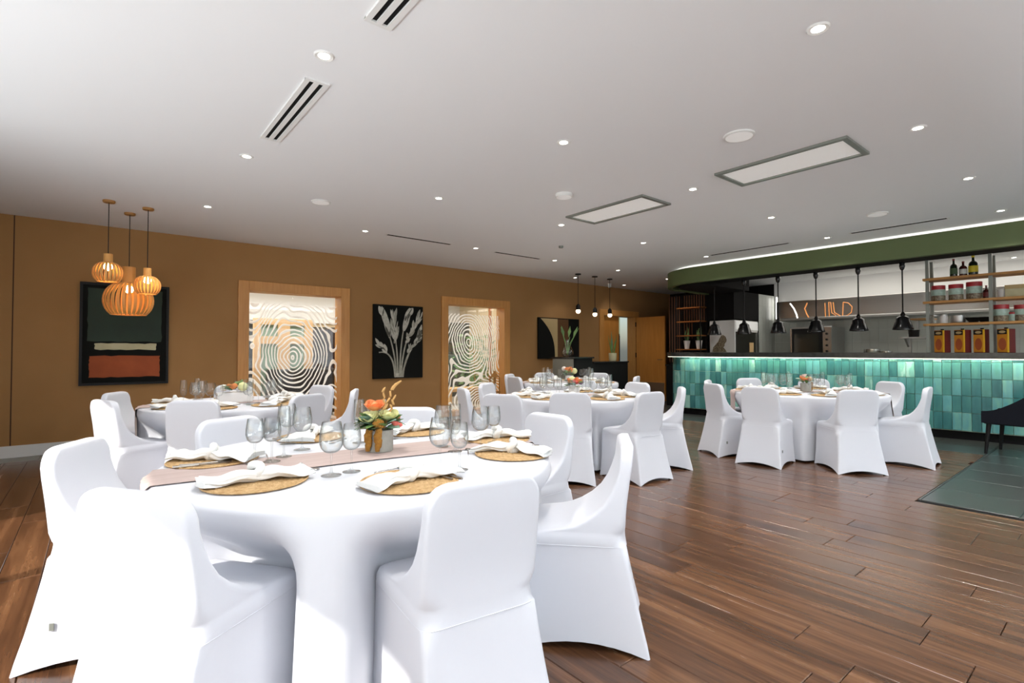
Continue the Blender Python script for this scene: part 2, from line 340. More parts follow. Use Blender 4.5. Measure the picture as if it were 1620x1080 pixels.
# wood planks run towards the brown wall
PW, PL = .185, 1.25
cells = []
ix = 0; x = XW
while x < 8.35 - 1e-4:
    x1 = min(x + PW, 8.35)
    y0 = 1.22 if x + PW / 2 > 5.42 else YS
    y = y0 - random.random() * PL
    while y < BORDER:
        a, b = max(y, y0), min(y + PL, BORDER)
        if b - a > .06: cells.append((x, x1, a, b))
        y += PL
    x = x1
def vis(c):
    cx, cy = (c[0] + c[1]) / 2, (c[2] + c[3]) / 2; d = depth((cx, cy, 0))
    if d < .4: return 0
    px_, py_ = pix((cx, cy, 0)); 
    if px_ < -250 or px_ > 1900 or py_ > 1500: return .0001 / d
    return (c[1] - c[0]) * (c[3] - c[2]) / d ** 3
cells.sort(key=vis, reverse=True)
def plank_mb(x0, x1, y0, y1):
    g, ch = .0012, .003; x0 += g; x1 -= g; y0 += g; y1 -= g
    m = MB(); m.add([(x0, y0, -.012), (x1, y0, -.012), (x1, y1, -.012), (x0, y1, -.012), (x0, y0, -ch), (x1, y0, -ch), (x1, y1, -ch), (x0, y1, -ch),
                     (x0 + ch, y0 + ch, 0), (x1 - ch, y0 + ch, 0), (x1 - ch, y1 - ch, 0), (x0 + ch, y1 - ch, 0)],
                    [(0, 1, 5, 4), (1, 2, 6, 5), (2, 3, 7, 6), (3, 0, 4, 7), (4, 5, 9, 8), (5, 6, 10, 9), (6, 7, 11, 10), (7, 4, 8, 11), (8, 9, 10, 11)]); return m
unit = plank_mb(-PW / 2, PW / 2, -PL / 2, PL / 2).mesh('plank', 'plank_wood')
for (a, b, c, d) in cells[:300]:
    o = link('plank', unit, floor, ((a + b) / 2, (c + d) / 2, 0)); o.scale = ((b - a) / PW, (d - c) / PL, 1)
rest = MB()
for c in cells[300:]:
    m = plank_mb(*c); rest.add(m.v, m.f)
tag(rest.obj('plank_field', 'plank_wood', floor), kind='stuff')
# dark stone tiles before the bar and to the right
def tile_mb(w, d, g=.002):
    ch = .003; m = MB(); x0, x1, y0, y1 = g, w - g, g, d - g
    m.add([(x0, y0, -.012), (x1, y0, -.012), (x1, y1, -.012), (x0, y1, -.012), (x0, y0, -ch), (x1, y0, -ch), (x1, y1, -ch), (x0, y1, -ch),
           (x0 + ch, y0 + ch, 0), (x1 - ch, y0 + ch, 0), (x1 - ch, y1 - ch, 0), (x0 + ch, y1 - ch, 0)],
          [(0, 1, 5, 4), (1, 2, 6, 5), (2, 3, 7, 6), (3, 0, 4, 7), (4, 5, 9, 8), (5, 6, 10, 9), (6, 7, 11, 10), (7, 4, 8, 11), (8, 9, 10, 11)]); return m
tcache = {}
def floor_tile(x, y, w, d, m):
    k = (round(w, 3), round(d, 3), m)
    if k not in tcache: tcache[k] = tile_mb(w, d).mesh('floor_tile', m)
    link('floor_tile', tcache[k], floor, (x, y, 0))
y = YS
while y < 1.22 - .01:
    d = min(.6, 1.22 - y); x = 5.42
    while x < XE - .01:
        floor_tile(x, y, min(.6, XE - x), d, 'floor_tile'); x += .6
    y += .6
y = 1.22
while y < WY - .01:
    d = min(.6, WY - y); x = 8.35
    while x < XE - .01:
        floor_tile(x, y, min(.6, XE - x), d, 'floor_tile'); x += .6
    y += .6
x = XW
while x < 8.35 - .01:
    floor_tile(x, BORDER, min(.6, 8.35 - x), WY - BORDER, 'grey_tile'); x += .6
struct(MB().box(XW - .3, YS - .3, CEIL, XE + .2, WY + .25, CEIL + .2).obj('ceiling', 'ceiling_paint'))
# openings in the brown wall: two windows and a double door
OPEN = [(1.62, 3.31, 2.31), (5.10, 6.77, 2.31), (9.61, 11.15, 2.30)]
w = MB(); xp = XW - .3
for (a, b, t) in OPEN:
    w.box(xp, WY, 0, a + .1, WY + .2, CEIL); w.box(a + .1, WY, t - .1, b - .1, WY + .2, CEIL); xp = b - .1
w.box(xp, WY, 0, XE + .2, WY + .2, CEIL)
struct(w.obj('wall_left', 'brown_wall'))
struct(MB().box(-.775, WY - .003, .14, -.763, WY + .01, CEIL).obj('trim_1', 'seam_dark'))
bb = MB(); xp = XW
for (a, b, t) in OPEN: bb.box(xp, WY - .018, 0, a, WY, .14, .004); xp = b
struct(bb.obj('baseboard_left', 'white_paint'))
struct(MB().box(XE, YS, 0, XE + .2, WY + .2, CEIL).obj('wall_far', 'black_matte'))
# glazed sides out of view: posts, head beam and panes
def glazed(name, along, fixed, a0, a1, solid, sill=.06):
    m = MB()
    def bx(u0, u1, z0, z1, t0=-.12, t1=0.0):
        if along == 'y': m.box(fixed + t0, u0, z0, fixed + t1, u1, z1)
        else: m.box(u0, fixed + t0, z0, u1, fixed + t1, z1)
    bx(a0, a1, 2.42, CEIL); bx(a0, a1, 0, sill)
    n = max(1, round((a1 - a0) / 1.6))
    for i in range(n + 1):
        u = a0 + (a1 - a0) * i / n; bx(u - .03, u + .03, .06, 2.42)
    for (u0, u1) in solid: bx(u0, u1, 0, CEIL)
    return struct(m.obj(name, 'white_paint'))
glazed('wall_west', 'y', XW, YS, 4.9, [(4.9, WY + .2)])
glazed('wall_south', 'x', YS, XW, 9.8, [(9.8, XE + .2)], 1.0)  # unseen high sill, added to keep low light off the chairs
struct(MB().box(-30, -30, -.3, 40, YS - .31, -.15).box(-30, YS - .31, -.3, XW - .31, 40, -.15).obj('ground_terrace', 'paving'))
# window linings, panes with printed contour lines
def lining(name, a, b, t, pane_mat, n):
    fw = .15
    r = struct(MB().box(a, WY - .03, 0, a + fw, WY + .26, t, .006).obj('window_%d' % n, 'maple'))
    MB().box(b - fw, WY - .03, 0, b, WY + .26, t, .006).obj('window_jamb', 'maple', r)
    MB().box(a + fw, WY - .03, t - fw, b - fw, WY + .26, t, .006).obj('window_head', 'maple', r)
    MB().box(a + fw, WY - .03, 0, b - fw, WY + .26, .10, .006).obj('window_sill', 'maple', r)
    MB().box(a + fw, WY + .16, .10, b - fw, WY + .168, t - fw).obj('pane', pane_mat, r)
    return r
decal_mat('decal_one', [(2.45, 1.15, 1, 1.5), (3.6, 1.2, .8, 1.6), (1.3, 1.3, .8, 1.7)], 19)
decal_mat('decal_two', [(5.85, 1.45, .8, 1.2), (6.2, .2, 1.1, .8), (5.0, .9, .8, 1.2)], 17)
lining('window', *OPEN[0], 'decal_one', 1); lining('window', *OPEN[1], 'decal_two', 2)

# ------------------------------------------------------------------ beyond the windows: a bright covered court
COURT_Y = 12.2
struct(MB().box(-1.5, WY + .2, -.15, 8.6, 16, -.02).obj('ground_court', 'paving'))
struct(MB().box(-1.5, WY + .2, 2.78, 8.6, 13.1, 2.85).obj('ceiling_court', 'corridor_white'))
light('court_fill', 'AREA', (3.6, 10.6, 2.76), 260, (1, .97, .92), rot=(0, 0, 0), shape='RECTANGLE', size=8.5, size_y=2.6)  # lamp added under the solid ceiling to brighten the court; no skylight there
struct(MB().box(8.4, WY + .2, 0, 8.6, 15, 2.75).obj('wall_court', 'cream_wall'))
struct(MB().box(-1.5, 12.9, -.1, 8.4, 13.1, 1.95).obj('wall_court_back', 'cream_wall'))
struct(MB().box(-1.5, 12.8, 1.95, 8.4, 13.1, 2.78).obj('court_glare_band', 'corridor_white'))  # upper wall painted white to imitate the glare at the window tops
def cx_(px_, Y_): return PY(px_, 540, Y_).x
tf = thing('timber_screen', 'pale timber cross-shaped frame standing behind the left window', 'screen', (0, 10.6, 0))
zA, zB, zC, zD = PY(445, 504, 10.6).z, PY(445, 514, 10.6).z, PY(445, 532, 10.6).z, PY(445, 544, 10.6).z
X_ = [cx_(q, 10.6) for q in (402, 413, 440, 459, 482, 495)]
def scr(name, x0, x1, z0, z1): MB().box(x0, 0, z0, x1, .12, z1, .005).obj(name, 'pale_timber', tf)
for a_, b_ in ((0, 1), (2, 3), (4, 5)): scr('post', X_[a_], X_[b_], -.02, zA)
for a_, b_ in ((1, 2), (3, 4)):
    scr('top_rail', X_[a_], X_[b_], zB, zA); scr('cross_rail', X_[a_], X_[b_], zD, zC); MB().box(X_[a_], .05, -.02, X_[b_], .06, zD).obj('pane', 'leaf_blue', tf); MB().box(X_[a_], .05, zC, X_[b_], .06, zB).obj('pane', 'leaf_blue', tf)
lx = cx_(434, 9.9); lounge = thing('lounge_bench', 'dark cushioned bench seen through the lower left window', 'bench', (lx, 9.7, -.02))
lw_ = cx_(545, 9.9) - lx; MB().box(0, 0, .12, lw_, .75, .46, .04).obj('seat', 'black', lounge); MB().box(0, .62, .40, lw_, .82, PY(470, 582, 10.4).z, .04).obj('backrest', 'black', lounge)
for fx in (.06, lw_ - .12):
    for fy in (.06, .66): MB().box(fx, fy, 0, fx + .06, fy + .06, .14).obj('leg', 'black', lounge)
px0, px1 = cx_(492, 11.0), cx_(545, 11.0); zp = PY(510, 520, 11.0).z
pl = thing('plum_curtain', 'dark plum curtain hanging behind the left window, right side', 'curtain', (px0, 11.0, 0))
MB().grid(lambda u, v: (u * (px1 - px0), .05 * math.sin(u * 40), v * zp), 60, 4).obj('fabric', 'plum', pl, smooth=60)
MB().tube([(-.05, 0, zp + .02), (px1 - px0 + .05, 0, zp + .02)], .015).obj('rod', 'black', pl)
k0, k1 = cx_(385, 11.0), cx_(402, 11.0); dk = thing('dark_pillar', 'black pillar outside the left edge of the left window', 'pillar', (k0, 11.0, -.02))
MB().box(0, 0, 0, k1 - k0, .3, PY(395, 504, 11.0).z).obj('shaft', 'black', dk); MB().box(-.02, -.02, 0, k1 - k0 + .02, .32, .1).obj('base', 'black', dk)
def bush(name, label, loc, h, r, n, seed):
    rnd = random.Random(seed); t = thing(name, label, 'shrub', loc)
    MB().tube([(0, 0, 0), (.02, .01, h * .5), (0, .02, h * .8)], [.02, .015, .008], 6).obj('stem', 'dry_grass', t)
    m = MB()
    for i in range(n):
        a = rnd.random() * 2 * PI; rr = r * math.sqrt(rnd.random()); z = h * (.15 + .85 * rnd.random())
        p = Vector((rr * math.cos(a), rr * math.sin(a), z)); d = Vector((rnd.uniform(-1, 1), rnd.uniform(-1, 1), rnd.uniform(-.2, 1))).normalized(); s = d.orthogonal().normalized(); L = rnd.uniform(.09, .17)
        m.add([p, p + d * L * .5 + s * L * .22, p + d * L, p + d * L * .5 - s * L * .22], [(0, 1, 2, 3)])
    tag(m.obj('foliage', 'leaf_green', t, fix=False), kind='stuff'); return t
bush('garden_shrub', 'light green shrub seen through the right window', (7.6, 10.9, -.02), 1.7, .5, 500, 3)
bush('garden_shrub', 'low green plant behind the left edge of the right window', (6.2, 11.3, -.02), 1.0, .4, 300, 4)
gp = thing('garden_wall', 'grey stone garden wall behind the right window', 'wall', (6.3, 12.3, -.02))
for r_ in range(7):
    for c_ in range(6): MB().box(c_ * .5 + (.25 if r_ % 2 else 0), 0, r_ * .3, c_ * .5 + .49 + (.25 if r_ % 2 else 0), .25, r_ * .3 + .29, .01).obj('stone_block', 'dark_stonework', gp)
ds = thing('timber_daybed', 'low pale timber bench beyond the right window', 'bench', (6.4, 10.2, -.02))
MB().box(0, 0, .32, 1.2, .5, .40, .01).obj('seat', 'pale_timber', ds)
for fx in (.04, 1.08):
    for fy in (.04, .40): MB().box(fx, fy, 0, fx + .07, fy + .07, .32).obj('leg', 'pale_timber', ds)
st = thing('string_screen', 'row of thin copper rods at the right side of the right window', 'screen', (6.50, WY + .32, 0))
for i in range(4): MB().tube([(.03 + .055 * i, .1 * i, .0), (.03 + .055 * i, .1 * i, 2.2)], .008, 6).obj('rod', 'copper', st)
ln = thing('candle_lantern', 'small gold candle lantern standing inside the right window', 'lantern', (6.42, WY + .05, .10))
MB().box(-.09, -.09, 0, .09, .09, .03).obj('base', 'brass_wood', ln)
for sx in (-1, 1):
    for sy in (-1, 1): MB().box(sx * .07 - .01, sy * .07 - .01, .03, sx * .07 + .01, sy * .07 + .01, .62).obj('post', 'brass_wood', ln)
MB().box(-.09, -.09, .30, .09, .09, .33).obj('shelf', 'brass_wood', ln)
MB().lathe([(.125, 0), (.03, .10), (.03, .13)], 4, (0, 0, .62)).obj('roof', 'brass_wood', ln)
MB().lathe([(.035, 0), (.035, .16)], 12, (0, 0, .33)).obj('candle', 'white_ceramic', ln)

# ------------------------------------------------------------------ double door by the reception
a, b, t = OPEN[2]
dr = struct(MB().box(a, WY - .03, 0, a + .15, WY + .24, t, .005).obj('door_1', 'maple'))
MB().box(b - .15, WY - .03, 0, b, WY + .24, t, .005).obj('door_jamb', 'maple', dr)
MB().box(a + .15, WY - .03, t - .15, b - .15, WY + .24, t, .005).obj('door_head', 'maple', dr)
MB().box(a + .16, WY + .05, .01, 10.42, WY + .10, t - .155).obj('closed_leaf', 'door_wood', dr)
leaf = MB().box(b - .15, WY - .92, .02, b - .10, WY - .06, t - .16, .003).obj('open_leaf', 'door_wood', dr)
MB().box(b - .162, WY - .90, .03, b - .15, WY - .07, .47).obj('kick_plate', 'steel_dull', leaf)
for hz in (.35, 1.1, 1.9): MB().lathe([(.014, 0), (.014, .12)], 8, (b - .155, WY - .045, hz)).obj('hinge', 'black', leaf)
MB().tube([(b - .15, WY - .85, 1.05), (b - .20, WY - .85, 1.05), (b - .20, WY - .74, 1.05)], .012, 8).obj('handle', 'steel', leaf)
struct(MB().box(9.2, 10.2, 0, 12.6, 10.35, 2.8).obj('wall_beyond_door', 'green_wall'))
struct(MB().box(9.2, WY + .3, -.15, 12.6, 10.19, -.01).obj('floor_beyond_door', 'grey_tile'))
cb = thing('black_cabinet', 'tall black cabinet glimpsed through the open doorway', 'cabinet', (10.75, 9.2, -.01))
MB().box(0, 0, 0, .6, .5, 1.75).obj('body', 'black', cb); MB().box(.01, -.02, .05, .29, 0, 1.7).obj('door', 'black', cb); MB().box(.31, -.02, .05, .59, 0, 1.7).obj('door', 'black', cb)
light('passage_lamp', 'POINT', (11.2, 9.0, 2.4), 5, (.95, 1, .85), shadow_soft_size=.1)

# ------------------------------------------------------------------ pictures on the brown wall
def rough_rect(x0, x1, z0, z1, amp, seed, n=10):
    rnd = random.Random(seed); P = []
    def e(a, b):
        for i in range(n):
            f = i / n; P.append((a[0] + (b[0] - a[0]) * f + rnd.uniform(-amp, amp), a[1] + (b[1] - a[1]) * f + rnd.uniform(-amp, amp)))
    e((x0, z0), (x1, z0)); e((x1, z0), (x1, z1)); e((x1, z1), (x0, z1)); e((x0, z1), (x0, z0)); return P
p1 = thing('abstract_painting', 'large dark green painting with cream and orange bands behind the pendant lamps', 'painting', (-.165, WY, .82))
W1, H1 = .935, 1.31
MB().box(.03, -.03, .03, W1 - .03, 0, H1 - .03).obj('canvas', 'painting_black', p1)
for bx_ in ((0, 0, W1, .03), (0, H1 - .03, W1, H1), (0, .03, .03, H1 - .03), (W1 - .03, .03, W1, H1 - .03)):
    MB().box(bx_[0], -.045, bx_[1], bx_[2], 0, bx_[3]).obj('frame_bar', 'black', p1)
MB().prism(rough_rect(.08, W1 - .08, .56, H1 - .07, .006, 1), -.032, -.029, 'xz').obj('green_field', 'painting_green', p1)
MB().prism(rough_rect(.15, W1 - .14, .455, .535, .006, 2), -.033, -.029, 'xz').obj('cream_band', 'painting_cream', p1)
MB().prism(rough_rect(.10, W1 - .10, .10, .375, .006, 3), -.033, -.029, 'xz').obj('orange_band', 'painting_orange', p1)
# flower print
p2 = thing('flower_print', 'black canvas print of pale strelitzia flowers between the two windows', 'painting', (3.72, WY, .775))
W2, H2 = .965, 1.30
MB().box(0, -.045, 0, W2, 0, H2, .004).obj('canvas', 'painting_black', p2)
def strip(m, pts, w0, w1, y):
    for i in range(len(pts) - 1):
        p, q = Vector((pts[i][0], pts[i][1])), Vector((pts[i + 1][0], pts[i + 1][1])); d = (q - p).normalized(); nrm = Vector((-d.y, d.x))
        f0, f1 = i / (len(pts) - 1), (i + 1) / (len(pts) - 1); a0, a1 = (w0 + (w1 - w0) * f0) / 2, (w0 + (w1 - w0) * f1) / 2
        m.add([(p.x + nrm.x * a0, y, p.y + nrm.y * a0), (q.x + nrm.x * a1, y, q.y + nrm.y * a1), (q.x - nrm.x * a1, y, q.y - nrm.y * a1), (p.x - nrm.x * a0, y, p.y - nrm.y * a0)], [(0, 1, 2, 3)])
def bez(p0, p1_, p2_, n=10): return [tuple((1 - t_) ** 2 * a_ + 2 * t_ * (1 - t_) * b_ + t_ * t_ * c_ for a_, b_, c_ in zip(p0, p1_, p2_)) for t_ in [i / n for i in range(n + 1)]]
def petal(m, x0, z0, x1, z1, wd, y):
    d = Vector((x1 - x0, z1 - z0)); n_ = Vector((-d.y, d.x)).normalized(); vs = []
    for i in range(9):
        f = i / 8; ww = wd * math.sin(PI * min(1, f * .9 + .1)) ** .8; c = Vector((x0, z0)) + d * f
        vs += [(c.x + n_.x * ww, y, c.y + n_.y * ww), (c.x - n_.x * ww, y, c.y - n_.y * ww)]
    m.add(vs, [(2 * i, 2 * i + 2, 2 * i + 3, 2 * i + 1) for i in range(8)])
stems = [((.43, .03), (.42, .5), (.22, .95)), ((.46, .03), (.46, .5), (.40, .75)), ((.50, .03), (.50, .6), (.60, 1.0)), ((.52, .03), (.56, .6), (.72, .85)), ((.54, .03), (.64, .45), (.86, .72)), ((.41, .03), (.38, .52), (.10, .46)), ((.56, .03), (.60, .4), (.74, .52))]
for k, s_ in enumerate(stems):
    m = MB(); strip(m, bez(*s_), .035, .02, -.0465 - .0004 * k); m.obj('flower_stem', 'petal_grey', p2, fix=False)
rnd = random.Random(5)
for k, (x0, z0, x1, z1, n_) in enumerate([(.30, .72, .14, 1.26, 3), (.40, .62, .36, 1.20, 9), (.57, .85, .66, 1.25, 3), (.70, .78, .92, 1.20, 7), (.78, .58, .94, .88, 7), (.62, .62, .70, .80, 4), (.26, .46, .08, .62, 6), (.66, .45, .84, .70, 5)]):
    m = MB()
    for i in range(n_):
        f = i / max(1, n_ - 1); bx0 = x0 + (x1 - x0) * f * .7 + rnd.uniform(-.02, .02); bz0 = z0 + (z1 - z0) * f * .7
        sp_ = rnd.uniform(-.10, .10) if n_ > 3 else rnd.uniform(-.03, .05); L = .45 if n_ > 3 else .95
        ex, ez = bx0 + (x1 - x0) * L + sp_, bz0 + (z1 - z0) * L + (rnd.uniform(-.03, .08) if n_ > 3 else 0)
        petal(m, bx0, bz0, min(.945, max(.03, ex)), min(1.27, max(.1, ez)), .028 if n_ > 3 else .055, -.0505 - .0003 * i - .002 * (k % 3))
    m.obj('flower_head', 'petal_light' if k % 2 == 0 else 'petal_grey', p2, fix=False)
    m = MB()
    for i in range(n_ * 2 if k != 6 else 3):
        f = rnd.random(); bx0 = x0 + (x1 - x0) * f * .9 + rnd.uniform(-.03, .03); bz0 = z0 + (z1 - z0) * f * .8
        petal(m, bx0, bz0, min(.945, max(.03, bx0 + (x1 - x0) * .25 + rnd.uniform(-.07, .07))), min(1.27, bz0 + (z1 - z0) * .25 + rnd.uniform(-.02, .05)), rnd.uniform(.007, .014), -.0575 - .0002 * i)
    m.obj('inner_petals', 'petal_dark' if k % 2 == 0 else 'petal_light', p2, fix=False)
m = MB().prism([(.40, .02), (.58, .02), (.57, .09), (.41, .09)], -.047, -.045, 'xz'); m.obj('stem_base', 'petal_light', p2)
# geometric picture by the reception
p3 = thing('geometric_print', 'black canvas with beige curve and brown block above the reception desk', 'painting', (7.56, WY, 1.09))
W3, H3 = 1.29, .92
MB().box(0, -.045, 0, W3, 0, H3, .004).obj('canvas', 'painting_black', p3)
pts = [(.58, .0)] + [(.58 - .50 * math.sin(i / 12 * PI / 2) ** 1.0 * (1 if True else 0), .90 * i / 12 if i else 0) for i in range(13)]
pts = [(.50 - .44 * (f ** 2.2), .90 * f ** .8) for f in [i / 12 for i in range(13)]]
MB().prism(pts + [(.58, .90), (.58, .0)], -.0475, -.045, 'xz').obj('beige_curve', 'art_beige', p3)
MB().box(.58, -.0475, .02, .93, -.045, .90).obj('brown_block', 'art_brown', p3)
# wall sockets
for (sx, sz, lab) in ((3.91, .36, 'white wall socket beneath the flower print'), (.23, .28, 'white wall socket below the dark green painting')):
    so = thing('wall_socket', lab, 'socket', (sx, WY, sz)); MB().box(-.07, -.012, -.05, .07, 0, .05, .004).obj('plate', 'white_paint', so)
    for q in (-.03, .03): MB().box(q - .015, -.014, -.015, q + .015, -.011, .02).obj('outlet', 'grey_metal', so)

# ------------------------------------------------------------------ ceiling fittings
GX = [.95, 2.79, 4.60, 6.31, 8.05]; GY = [1.0, 2.80, 4.66, 6.56]
dl_ring = MB().lathe([(.032, -.004), (.048, -.008), (.055, 0)], 20, cap=(False, False)).mesh('trim_ring', 'white_paint', 40)
dl_lens = MB().lathe([(.001, -.003), (.034, -.003)], 20, cap=(False, False)).mesh('lens', 'lamp_on')
def downlight(x_, y_, lab, watts=85):
    t_ = thing('ceiling_downlight', lab, 'downlight', (x_, y_, CEIL), group='recessed ceiling downlights')
    link('trim_ring', dl_ring, t_); link('lens', dl_lens, t_)
    light('downlight_beam', 'SPOT', (x_, y_, CEIL - .03), watts, (1, .97, .92), rot=(0, 0, 0), spot_size=math.radians(120), spot_blend=1.0, shadow_soft_size=.04)
for i, gx in enumerate(GX):
    for j, gy in enumerate(GY):
        downlight(gx, gy, 'recessed downlight, %s row from the teal bar, %s from the brown wall' % (ORD[4 - i], ORD[3 - j]))
downlight(8.13, 7.81, 'recessed downlight above the black reception desk near the brown wall', 18)
downlight(9.95, 7.92, 'recessed downlight above the open wooden door', 18)
downlight(9.87, 6.65, 'recessed downlight beside the rounded end of the green bulkhead', 40)
# slot diffusers
def slot_vent(name, lab, x0, y0, x1, y1, slots=2):
    t_ = thing(name, lab, 'air vent', ((x0 + x1) / 2, (y0 + y1) / 2, CEIL), group='ceiling air vents')
    w_, d_ = (x1 - x0) / 2, (y1 - y0) / 2; alx = w_ > d_
    if alx: w_, d_ = d_, w_
    m = MB(); e_ = .012; nb = slots + 1; bw = .028 if slots == 2 else .010
    R_ = (lambda a0, b0, a1, b1, z0, z1: (b0, a0, z0, b1, a1, z1)) if alx else (lambda a0, b0, a1, b1, z0, z1: (a0, b0, z0, a1, b1, z1))
    MB().box(*R_(-w_ + .004, -d_ + .004, w_ - .004, d_ - .004, -.002, 0)).obj('slot', 'black_matte', t_)
    for k in range(nb):
        c_ = -w_ + bw / 2 + (2 * w_ - bw) * k / slots; MB().box(*R_(c_ - bw / 2, -d_, c_ + bw / 2, d_, -.012 if slots == 2 else -.003, 0)).obj('blade', 'white_paint', t_)
    for s_ in (-1, 1): MB().box(*R_(-w_, s_ * d_ - e_, w_, s_ * d_ + e_, -.011 if slots == 2 else -.003, 0)).obj('end_bar', 'white_paint', t_)
slot_vent('slot_vent', 'white slot air vent with two black slots, upper left ceiling', .94, 3.09, 1.08, 4.16)
slot_vent('slot_vent', 'white slot air vent cut by the top edge of the photo', .99, 1.25, 1.13, 2.35)
slot_vent('slot_vent', 'thin slot air vent above the window with the bench behind', 3.10, 6.53, 4.15, 6.61, 1)
slot_vent('slot_vent', 'thin slot air vent above the flower print side of the right window', 5.01, 6.58, 6.01, 6.66, 1)
slot_vent('slot_vent', 'thin slot air vent nearest the bottle shelf, along the green bulkhead', 7.96, 1.46, 8.05, 2.50, 1)
slot_vent('slot_vent', 'thin slot air vent along the curved end of the green bulkhead', 7.96, 3.29, 8.05, 4.56, 1)
for (y0, y1, lab) in ((1.37, 2.43, 'larger rectangular ceiling light panel with grey frame, right of the speaker'), (3.22, 4.33, 'smaller-looking rectangular ceiling light panel with grey frame, farther from camera')):
    t_ = thing('ceiling_panel', lab, 'ceiling panel', (4.6, (y0 + y1) / 2, CEIL), group='rectangular ceiling panels'); h_ = (y1 - y0) / 2
    MB().box(-.215, -h_ + .04, -.006, .215, h_ - .04, 0).obj('diffuser', 'diffuser', t_)
    for s_ in (-1, 1):
        MB().box(s_ * .215, -h_, -.02, s_ * .255, h_, 0).obj('frame_bar', 'grey_metal', t_); MB().box(-.215, s_ * h_, -.02, .215, s_ * (h_ - .04), 0).obj('frame_bar', 'grey_metal', t_)
def disc(name, lab, cat, x_, y_, r_, h_, m1='white_paint', m2='diffuser'):
    t_ = thing(name, lab, cat, (x_, y_, CEIL))
    MB().lathe([(r_, 0), (r_, -h_ * .6), (r_ * .93, -h_)], 32, cap=(False, True)).obj('rim', m1, t_, smooth=40)
    MB().lathe([(.001, -h_ * 1.05), (r_ * .86, -h_ * 1.02)], 32, cap=(False, False)).obj('grille', m2, t_)
disc('ceiling_speaker', 'round white ceiling speaker beside the larger light panel', 'speaker', 3.72, 1.88, .11, .015)
disc('smoke_detector', 'round white smoke detector beside the farther light panel', 'detector', 3.72, 3.73, .09, .035)
disc('ceiling_speaker', 'round white ceiling speaker left of the slot vents, near the pendants', 'speaker', 1.87, 5.58, .10, .012)
disc('ceiling_speaker', 'round white ceiling speaker near the green bulkhead', 'speaker', 7.11, 1.94, .11, .015)
disc('sprinkler_head', 'small dark sprinkler head in the middle of the far ceiling', 'sprinkler', 5.52, 5.60, .035, .03, 'grey_metal', 'grey_metal')
# bent-wood pendants
def pendant(lab, x_, y_, ztop, zbot, R_, neck_r, neck_h, n):
    t_ = thing('slatted_pendant_lamp', lab, 'pendant lamp', (x_, y_, CEIL), group='slatted wood pendant lamps')
    MB().lathe([(.055, 0), (.055, -.018), (.05, -.025)], 24, cap=(True, True)).obj('canopy', 'brass_wood', t_, smooth=40)
    MB().tube([(0, 0, -.02), (0, 0, ztop - CEIL)], .004, 6).obj('cord', 'black', t_)
    zt, zb = ztop - CEIL, zbot - CEIL
    MB().lathe([(neck_r, zt), (neck_r * 1.02, zt - neck_h), (neck_r * .9, zt - neck_h), (neck_r * .9, zt - .01)], 28, cap=(True, False)).obj('neck', 'lamp_wood', t_, smooth=40)
    H_ = zt - neck_h - zb; prof = []
    for i in range(13):
        f = i / 12; th = .30 + (2.42 - .30) * f; prof.append((R_ * math.sin(th) ** .8, zt - neck_h + .012 - H_ * (math.cos(.30) - math.cos(th)) / (math.cos(.30) - math.cos(2.42))))
    mx_ = max(p_[0] for p_ in prof); prof = [(max(neck_r, p_[0] * R_ / mx_) if i < 1 else p_[0] * R_ / mx_, p_[1]) for i, p_ in enumerate(prof)]
    prof[0] = (neck_r, prof[0][1]); wd = 2 * PI * R_ / n * .28
    m = MB(); vs = []
    for (r_, z_) in prof:
        ww = min(wd, 2 * PI * r_ / n * .48); vs += [(r_, -ww, z_), (r_, ww, z_), (r_ - .006, ww, z_), (r_ - .006, -ww, z_)]
    fs = []
    for j in range(len(prof) - 1):
        for k in range(4): fs.append((4 * j + k, 4 * j + (k + 1) % 4, 4 * j + 4 + (k + 1) % 4, 4 * j + 4 + k))
    fs += [(0, 1, 2, 3), tuple(4 * (len(prof) - 1) + k for k in (3, 2, 1, 0))]
    sm = m.add(vs, fs).mesh('slat', 'lamp_wood')
    for i in range(n):
        o = link('slat', sm, t_); o.rotation_euler = (0, 0, 2 * PI * i / n)
    rb, zb_ = prof[-1]
    MB().tube([((rb - .004) * math.cos(a_), (rb - .004) * math.sin(a_), zb_) for a_ in [2 * PI * i / 32 for i in range(32)]], .006, 6, closed=True).obj('bottom_ring', 'lamp_wood', t_, smooth=60)
    MB().ball((0, 0, zt - neck_h - R_ * .28), min(.045, R_ * .3), 14, 10).obj('bulb', 'bulb_on', t_, smooth=80)
pendant('biggest slatted wood pendant lamp, hanging lowest in the middle of three', .29, 7.45, 2.235, 1.67, .245, .065, .19, 28)
pendant('small slatted wood pendant lamp, left of the biggest pendant', .09, 6.97, 2.295, 1.99, .135, .04, .10, 22)
pendant('small slatted wood pendant lamp, right of the biggest pendant', .44, 7.06, 2.19, 1.89, .13, .037, .10, 22)
# three black globe pendants over the reception
for k, (x_, y_, zz) in enumerate(((7.78, 7.39, 2.09), (8.32, 7.41, 2.05), (8.87, 7.46, 2.06))):
    t_ = thing('globe_pendant_lamp', '%s small black pendant with glowing globe above the reception desk' % ['leftmost', 'middle', 'rightmost'][k], 'pendant lamp', (x_, y_, CEIL), group='globe pendants')
    MB().lathe([(.06, 0), (.06, -.02)], 20).obj('canopy', 'black', t_); MB().tube([(0, 0, -.02), (0, 0, zz - CEIL + .13)], .006, 6).obj('cord', 'black', t_)
    MB().lathe([(.018, .15), (.045, .11), (.045, .045), (.05, .03)], 16, (0, 0, zz - CEIL)).obj('cap', 'black', t_, smooth=40)
    MB().ball((0, 0, zz - CEIL), .05, 16, 10).obj('globe', 'globe_on', t_, smooth=80)
cm = thing('security_camera', 'small white ceiling camera right of the globe pendants', 'camera', (9.5, 8.0, CEIL))
